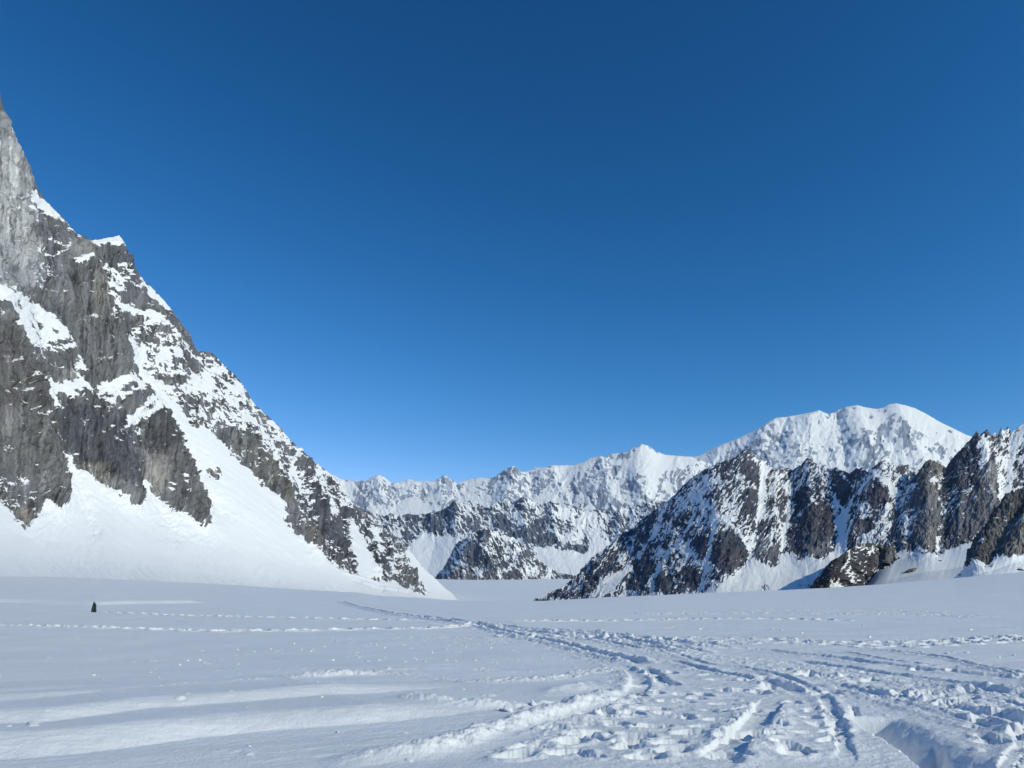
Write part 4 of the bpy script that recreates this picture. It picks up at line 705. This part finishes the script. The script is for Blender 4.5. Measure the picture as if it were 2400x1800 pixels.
# footprints all over the trodden ground
for k in range(215):
    x, y = rnd.uniform(1300, 2750), 1800 - 230 * rnd.random() ** .8
    if x < 1300 + (1800 - y) * 1.0 and rnd.random() < .8: continue
    if 1960 < x < 2260 and y > 1660: continue
    pit(g(x, y), rnd.uniform(0, 3.1), .2 * rnd.uniform(.8, 1.4), .12 * rnd.uniform(.8, 1.5), .06 * rnd.uniform(.5, 1.4), .012)
for x, y in ((1530,1715),(1500,1742),(1570,1758),(1340,1752),(1400,1730),(1580,1780),(1330,1785),(1240,1770),(1620,1730),(1210,1790)):
    pit(g(x, y), rnd.uniform(0, 1), .24, .16, .10, .022)
# clods: heaped where the snow is broken, a few loose ones elsewhere
c = np.clip(churn, 0, 1.3)
big = c > .02
ux, uy = gx[big], gy[big]; k = c[big]
lump = np.zeros(ux.shape, F)
for sc, am, se in ((.4, .016, 231), (.2, .024, 232), (.11, .022, 233), (.06, .014, 234)):
    d, dx, dy, r1, r2 = voro(ux / sc + .3 * gn(ux / sc * 1.7, uy / sc * 1.7, se + 40), uy / sc, se)
    rad = .45 + .35 * r2
    lump += am * np.where(r1 < .35 + .5 * k, np.sqrt(np.clip(1 - (d / rad) ** 2, 0, 1)) * (.3 + .7 * r2) + .15 * (dx * (r1 - .5) + dy * (r2 - .5)), 0)
lump += .035 * fbm(ux / .55, uy / .35, 5, 240, .55)
gh[big] += .9 * k * lump * np.clip(.62 + gr[big] / 40, .8, 1.6)
loose = (crumb > .02) & (gr < 70)
ux, uy = gx[loose], gy[loose]
for sc, am, se, fr in ((.4, .025, 251, .02), (.24, .028, 252, .03), (.13, .016, 253, .05)):
    d, dx, dy, r1, r2 = voro(ux / sc, uy / sc, se)
    rad = .22 + .2 * r2
    gh[loose] += am * (r1 < fr * crumb[loose] * 2.2 * sstep(-.2, .4, fbm(ux / 3, uy / 3, 2, se + 3))) * np.sqrt(np.clip(1 - (d / rad) ** 2, 0, 1))
gh += .011 * fbm(gx / .09, gy / .09, 4, 260, .6) * (.15 + c) * (gr < 45)
# the lie of the land: level round the camera, a crest, then falling to the valley
cr = np.array([(-2000,1340,320),(-260,1346,320),(0,1350,320),(181,1352,320),(362,1360,310),(482,1366,300),(597,1372,280),(672,1378,260),(745,1383,240),(853,1389,210),(901,1396,180),(986,1402,150),(1094,1409,125),(1270,1409,125),(1396,1402,140),(1508,1396,150),(1703,1387,190),(1907,1378,230),(2029,1370,250),(2202,1355,300),(2292,1346,320),(2400,1338,340),(2660,1325,360),(4400,1325,360)], float)
ppx = np.tan(np.clip((TH + math.pi) % (2 * math.pi) - math.pi, -1.25, 1.25)) * FPX + 1200
front = np.cos(TH) > .05
yc = np.interp(np.where(front, ppx, 4400), cr[:, 0], cr[:, 1]); Rc = np.interp(np.where(front, ppx, 4400), cr[:, 0], cr[:, 2])
yc = np.where(front, yc, 1380)
_, ec = ray(np.clip(ppx, -2000, 4400) * front + 1200 * (~front), yc)
zc = CAMZ + ec * Rc * np.abs(np.cos(TH)) * np.where(front, 1, 0)
zc = np.where(front, zc, 6)
tau = np.clip((R_[:, None] - 62) / (Rc[None] - 62), 0, 1)
GZ = zc[None] * (tau ** 1.7)
past = np.maximum(R_[:, None] - Rc[None], 0)
GZ = GZ - np.where(front[None], np.minimum(past * .11 * sstep(0, 40, past), 45), 0)
GZ = GZ + np.where(past > 0, 0, .25 * np.sin(np.clip((R_[:, None] - 60) / 40, 0, 8)) * sstep(60, 110, R_[:, None]) * sstep(Rc[None], Rc[None] * .8, R_[:, None]) * sstep(1100, 700, np.where(front, ppx, 1200))[None])
fade = 1 - sstep(110, 149, gr)
GZ = GZ.astype(F); GZ[SUB] += gh * fade
mfar = fbm(GX / 30, GY / 18, 3, 270) * .22 * sstep(70, 140, GR) * (1 - .5 * sstep(200, 400, GR))
GZ += mfar
P = np.stack([GX, GY, GZ], -1)
m = bpy.data.materials.new('trodden_snow'); m.use_nodes = True; t = m.node_tree; N = t.nodes; L = t.links
p = N['Principled BSDF']; p.inputs['Base Color'].default_value = (.9, .905, .91, 1); p.inputs['Roughness'].default_value = .65; p.inputs['Specular IOR Level'].default_value = .2
tc = N.new('ShaderNodeTexCoord'); n1 = N.new('ShaderNodeTexNoise'); n1.inputs['Scale'].default_value = 30; n1.inputs['Detail'].default_value = 6; n1.inputs['Roughness'].default_value = .7
b = N.new('ShaderNodeBump'); b.inputs['Distance'].default_value = .02; b.inputs['Strength'].default_value = .75
L.new(tc.outputs['Object'], n1.inputs['Vector']); L.new(n1.outputs[0], b.inputs['Height']); L.new(b.outputs[0], p.inputs['Normal'])
n2 = N.new('ShaderNodeTexNoise'); n2.inputs['Scale'].default_value = .4; n2.inputs['Detail'].default_value = 5
r2 = N.new('ShaderNodeMapRange'); r2.inputs['From Min'].default_value = .3; r2.inputs['From Max'].default_value = .7; r2.inputs['To Min'].default_value = .95; r2.inputs['To Max'].default_value = 1.03
mu = N.new('ShaderNodeMix'); mu.data_type = 'RGBA'; mu.blend_type = 'MULTIPLY'; mu.inputs[0].default_value = 1; mu.inputs[6].default_value = (.87, .875, .88, 1)
L.new(tc.outputs['Object'], n2.inputs['Vector']); L.new(n2.outputs[0], r2.inputs['Value']); L.new(r2.outputs[0], mu.inputs[7]); L.new(mu.outputs[2], p.inputs['Base Color'])
grid_mesh('snow_ground', P, m, wrap=True, label='wide snowfield with wind ripples, footsteps and sled tracks')
def ground_z(x, y):
    r = math.hypot(x, y); t = math.atan2(x, y)
    i = int(np.clip(np.searchsorted(R_, r), 1, len(R_) - 1)); j = int(np.clip(np.searchsorted(th, t), 1, ND - 1))
    return float(max(GZ[i, j], GZ[i - 1, j - 1]))
# ================================================================== things on the snow
def tag(o, label, cat, group=None):
    o['label'] = label; o['category'] = cat
    if group: o['group'] = group
    return o
def mesh_obj(name, V, Fc, mat, loc=(0, 0, 0), smooth=True, parent=None):
    me = bpy.data.meshes.new(name); me.from_pydata([tuple(map(float, v)) for v in V], [], Fc); me.materials.append(mat)
    me.polygons.foreach_set('use_smooth', np.full(len(me.polygons), smooth))
    o = bpy.data.objects.new(name, me); COL.objects.link(o); o.location = loc
    if parent: o.parent = parent
    return o
def lump_mesh(seed, flat=.7, chips=.22, n=20, squash=.5):
    """an irregular block: a ball cut by several planes and roughened"""
    r = np.random.RandomState(seed)
    th_ = np.linspace(0, math.pi, n + 1); ph_ = np.linspace(0, 2 * math.pi, 2 * n, endpoint=False)
    D3 = np.array([(math.sin(a) * math.cos(b), math.sin(a) * math.sin(b), math.cos(a)) for a in th_[1:-1] for b in ph_] + [(0, 0, 1), (0, 0, -1)])
    rad = np.ones(len(D3))
    for k in range(11):
        v = r.normal(size=3); v /= np.linalg.norm(v); c = r.uniform(flat - .12, flat + .16)
        q = D3 @ v; rad = np.where(q > 1e-3, np.minimum(rad, c / np.maximum(q, 1e-3)), rad)
    rad = rad * (1 + chips * .45 * fbm(D3[:, 0] * 2.3 + seed, D3[:, 1] * 2.3 + D3[:, 2] * 1.7, 4, seed) )
    V = D3 * rad[:, None] * np.array((1, .8 + .3 * r.rand(), squash + .25 * r.rand()))
    m = 2 * n; Fc = []
    for i in range(n - 2):
        for j in range(m):
            Fc.append((i * m + j, (i + 1) * m + j, (i + 1) * m + (j + 1) % m, i * m + (j + 1) % m))
    N = (n - 1) * m
    for j in range(m):
        Fc.append((N, j, (j + 1) % m)); Fc.append((N + 1, (n - 2) * m + (j + 1) % m, (n - 2) * m + j))
    return V, Fc
# ---- black marker sheet standing at the end of the footsteps
mk_m = mat_simple('black_fabric', (.012, .014, .018), .55, .08, .35, .6, .3)
gx_, gy_ = g(219, 1437); gz_ = ground_z(gx_, gy_) - .03
hgt_ = 21 * math.hypot(gx_, gy_) / FPX; wid_ = 10.5 * math.hypot(gx_, gy_) / FPX
root = bpy.data.objects.new('snow_marker', None); COL.objects.link(root); root.location = (gx_, gy_, gz_)
tag(root, 'small black tapering cloth marker with notched top at the end of the footsteps', 'marker')
V = []; Fc = []; nr, nc = 14, 28
for i in range(nr + 1):
    t_ = i / nr
    for j in range(nc):
        a_ = 2 * math.pi * j / nc
        w_ = wid_ * (.5 - .27 * t_); d_ = wid_ * (.26 - .14 * t_)
        x = w_ * math.copysign(abs(math.cos(a_)) ** .6, math.cos(a_)) - .03 * t_ * wid_; y = d_ * math.copysign(abs(math.sin(a_)) ** .7, math.sin(a_))
        f = 1 + .07 * math.sin(a_ * 5 + t_ * 3) * (1 - .4 * t_) + .04 * math.sin(a_ * 9 + 1)
        u = x / wid_ + .5
        top = 1.0 if u < .40 else (.80 if u < .58 else .86)
        z = hgt_ * t_ * (1 if t_ < .7 else 1 + (top - 1) * (t_ - .7) / .3) - (.02 + .05 * u) * (1 - t_)
        V.append((x * f, y * f, z))
for i in range(nr):
    for j in range(nc):
        Fc.append((i * nc + j, i * nc + (j + 1) % nc, (i + 1) * nc + (j + 1) % nc, (i + 1) * nc + j))
V.append((0, 0, hgt_ * .78)); c0 = len(V) - 1
for j in range(nc): Fc.append((nr * nc + j, nr * nc + (j + 1) % nc, c0))
mesh_obj('cloth', V, Fc, mk_m, parent=root)
pale = mat_simple('snow_fleck', (.35, .37, .4), .8)
Vs, Fs = lump_mesh(7, n=6)
for u, w in ((-.05, .58), (.06, .40), (-.1, .26)):
    mesh_obj('snow_fleck', Vs * .035, Fs, pale, (u * wid_, -wid_ * (.26 - .14 * w) - .005, hgt_ * w), parent=root)
# ---- boulders on the snow slope at the right
def on_sheet(o_name, x, y):
    """point of a mountain seen at photo pixel x, y"""
    a, b = ray(x, y); me = bpy.data.objects[o_name]
    from mathutils import Vector
    ok, loc, nrm, _ = me.ray_cast(Vector((0, 0, CAMZ)), Vector((a, 1, b)).normalized())
    return loc if ok else Vector((a * 900, 900, CAMZ + b * 900))
bpy.context.view_layer.update()
for x, y, w, h, s_, sheet, col, lab in (
    (2134, 1333, 40, 17, 11, 'grey_rock_spires', (.20, .18, .15), 'long tan grey boulder half buried in the snow slope right of the dark rock foot'),
    (2320, 1326, 7, 4, 12, 'brown_rock_buttress', (.10, .09, .08), 'tiny dark stone on the snow just below the brown rock buttress'),
    (2252, 1346, 12, 4, 13, 'brown_rock_buttress', (.12, .11, .10), 'small flat dark stone on the snow left of the brown rock buttress'),
    (2204, 1313, 8, 5, 14, 'grey_rock_spires', (.12, .11, .10), 'small dark stone alone high on the smooth snow slope under the spires'),
    (2392, 1334, 14, 7, 15, 'brown_rock_buttress', (.11, .10, .09), 'dark stone on the snow at the right edge of the photo')):
    p_ = on_sheet(sheet, x, y + h * .35); V, Fc = lump_mesh(s_, .62, .3, 22, .45); k = p_.y / FPX
    m_ = mat_simple('boulder_rock', col, .9, w * k * .12, .35, .7)
    V = V * np.array((w * k * .6, w * k * .4, h * k * .9))
    if s_ == 11: V[:, 2] += V[:, 0] * .22
    o = mesh_obj('boulder', V, Fc, m_, p_)
    tag(o, lab, 'boulder')
# ---- loose snow clods that can be told apart
sn = mat_simple('clod_snow', (.88, .885, .89), .7, .05, .03, .5)
protos = []
def clod(x, y, w, h, lab, seed=None, grp='loose snow clods on the snowfield'):
    a, b = g(x, y); r = math.hypot(a, b); k = r / FPX
    i = len(protos)
    if i < 8:
        V, Fc = lump_mesh(40 + i, .62, .5, 16, .6); o = mesh_obj('snow_clod', V, Fc, sn); protos.append(o)
    else:
        o = protos[rnd.randrange(8)].copy(); COL.objects.link(o)
    z = max(ground_z(a, b), ground_z(a, b + .1))
    o.location = (a, b, z + .1 * h * k); o.scale = (w * k * .5, w * k * .45, h * k * .6); o.rotation_euler = (rnd.uniform(-.15, .15), rnd.uniform(-.15, .15), rnd.uniform(0, 6.28))
    tag(o, lab, 'snow clod', grp)
clod(1191, 1676, 36, 22, 'biggest square white snow block, at the right end of the long low ridge')
clod(1232, 1672, 24, 14, 'lower rounded snow block lying just right of the large square block')
clod(1250, 1664, 18, 14, 'small upright snow block behind the rounded block, farther right')
clod(1165, 1676, 10, 7, 'small snow lump touching the left side of the large square block')
clod(753, 1656, 9, 6, 'single white snow clod alone on the smooth snow between the two long ripples')
clod(791, 1727, 9, 6, 'single white snow clod on the dark strip under the second long ripple')
clod(582, 1765, 11, 7, 'white snow clod on the smooth snow below the second long ripple at lower left')
clod(800, 1579, 22, 11, 'broad white snow lump on top of the broken snow ridge left of centre')
clod(736, 1584, 10, 7, 'snow lump standing up at the left part of the broken snow ridge')
clod(672, 1585, 7, 6, 'small snow lump just above the left end of the broken snow ridge')
clod(14, 1742, 9, 5, 'small clod at the far left edge between the two long ripples')
clod(219, 1582, 9, 4, 'flat clod alone on the smooth snow at far left below the footstep lines')
clod(1086, 1624, 12, 6, 'square clod on the smooth snow beneath the broken ridge at centre')
for x, y in ((560,1522),(632,1522),(594,1526),(706,1522),(762,1516),(355,1575),(365,1566),(372,1592),(466,1546),(442,1547),(420,1555),(672,1586),(740,1620),(880,1512),(902,1520),(815,1540),(690,1507),(726,1528),(780,1549),(840,1530),(972,1548),(968,1547),(1212,1549),(1095,1516),(1150,1520),(1070,1553),(1010,1530),(1320,1545),(946,1513),(1040,1519)):
    clod(x + rnd.uniform(-3, 3), y + rnd.uniform(-2, 2), rnd.uniform(5, 10), rnd.uniform(3, 5), 'small white snow clod among those scattered over the smooth snow left of the sled tracks', grp='small clods strewn left of the tracks')
for x, y in ((2037,1497),(2098,1530),(2220,1536),(2160,1533),(2378,1540),(2342,1545),(2268,1535),(2275,1478),(2022,1464),(1810,1475),(1830,1478),(1880,1487),(1640,1475)):
    clod(x, y, rnd.uniform(7, 13), rnd.uniform(4, 6), 'small white snow clod on the smooth snow above the sled tracks on the right', grp='small clods strewn right of the tracks')

# ================================================================== thin mountain air
hz = bpy.data.meshes.new('haze')
x0, x1, y0, y1, z0, z1 = -12000, 22000, -4200, 26000, -420, 5600
hz.from_pydata([(x, y, z) for z in (z0, z1) for y in (y0, y1) for x in (x0, x1)], [], [(0, 1, 3, 2), (4, 6, 7, 5), (0, 4, 5, 1), (2, 3, 7, 6), (0, 2, 6, 4), (1, 5, 7, 3)])
import bmesh
b_ = bmesh.new(); b_.from_mesh(hz); bmesh.ops.recalc_face_normals(b_, faces=b_.faces); b_.to_mesh(hz); b_.free()
hm = bpy.data.materials.new('thin_air'); hm.use_nodes = True; hm.node_tree.nodes.clear()
ho = hm.node_tree.nodes.new('ShaderNodeOutputMaterial'); hv = hm.node_tree.nodes.new('ShaderNodeVolumePrincipled')
hv.inputs['Color'].default_value = (.25, .55, 1, 1); hv.inputs['Density'].default_value = 0.8e-5; hv.inputs['Anisotropy'].default_value = 0.0
hm.node_tree.links.new(hv.outputs[0], ho.inputs['Volume']); hz.materials.append(hm)
ho_ = bpy.data.objects.new('haze', hz); COL.objects.link(ho_); ho_['kind'] = 'stuff'; ho_['label'] = 'thin blue air between the camera and the far mountains'
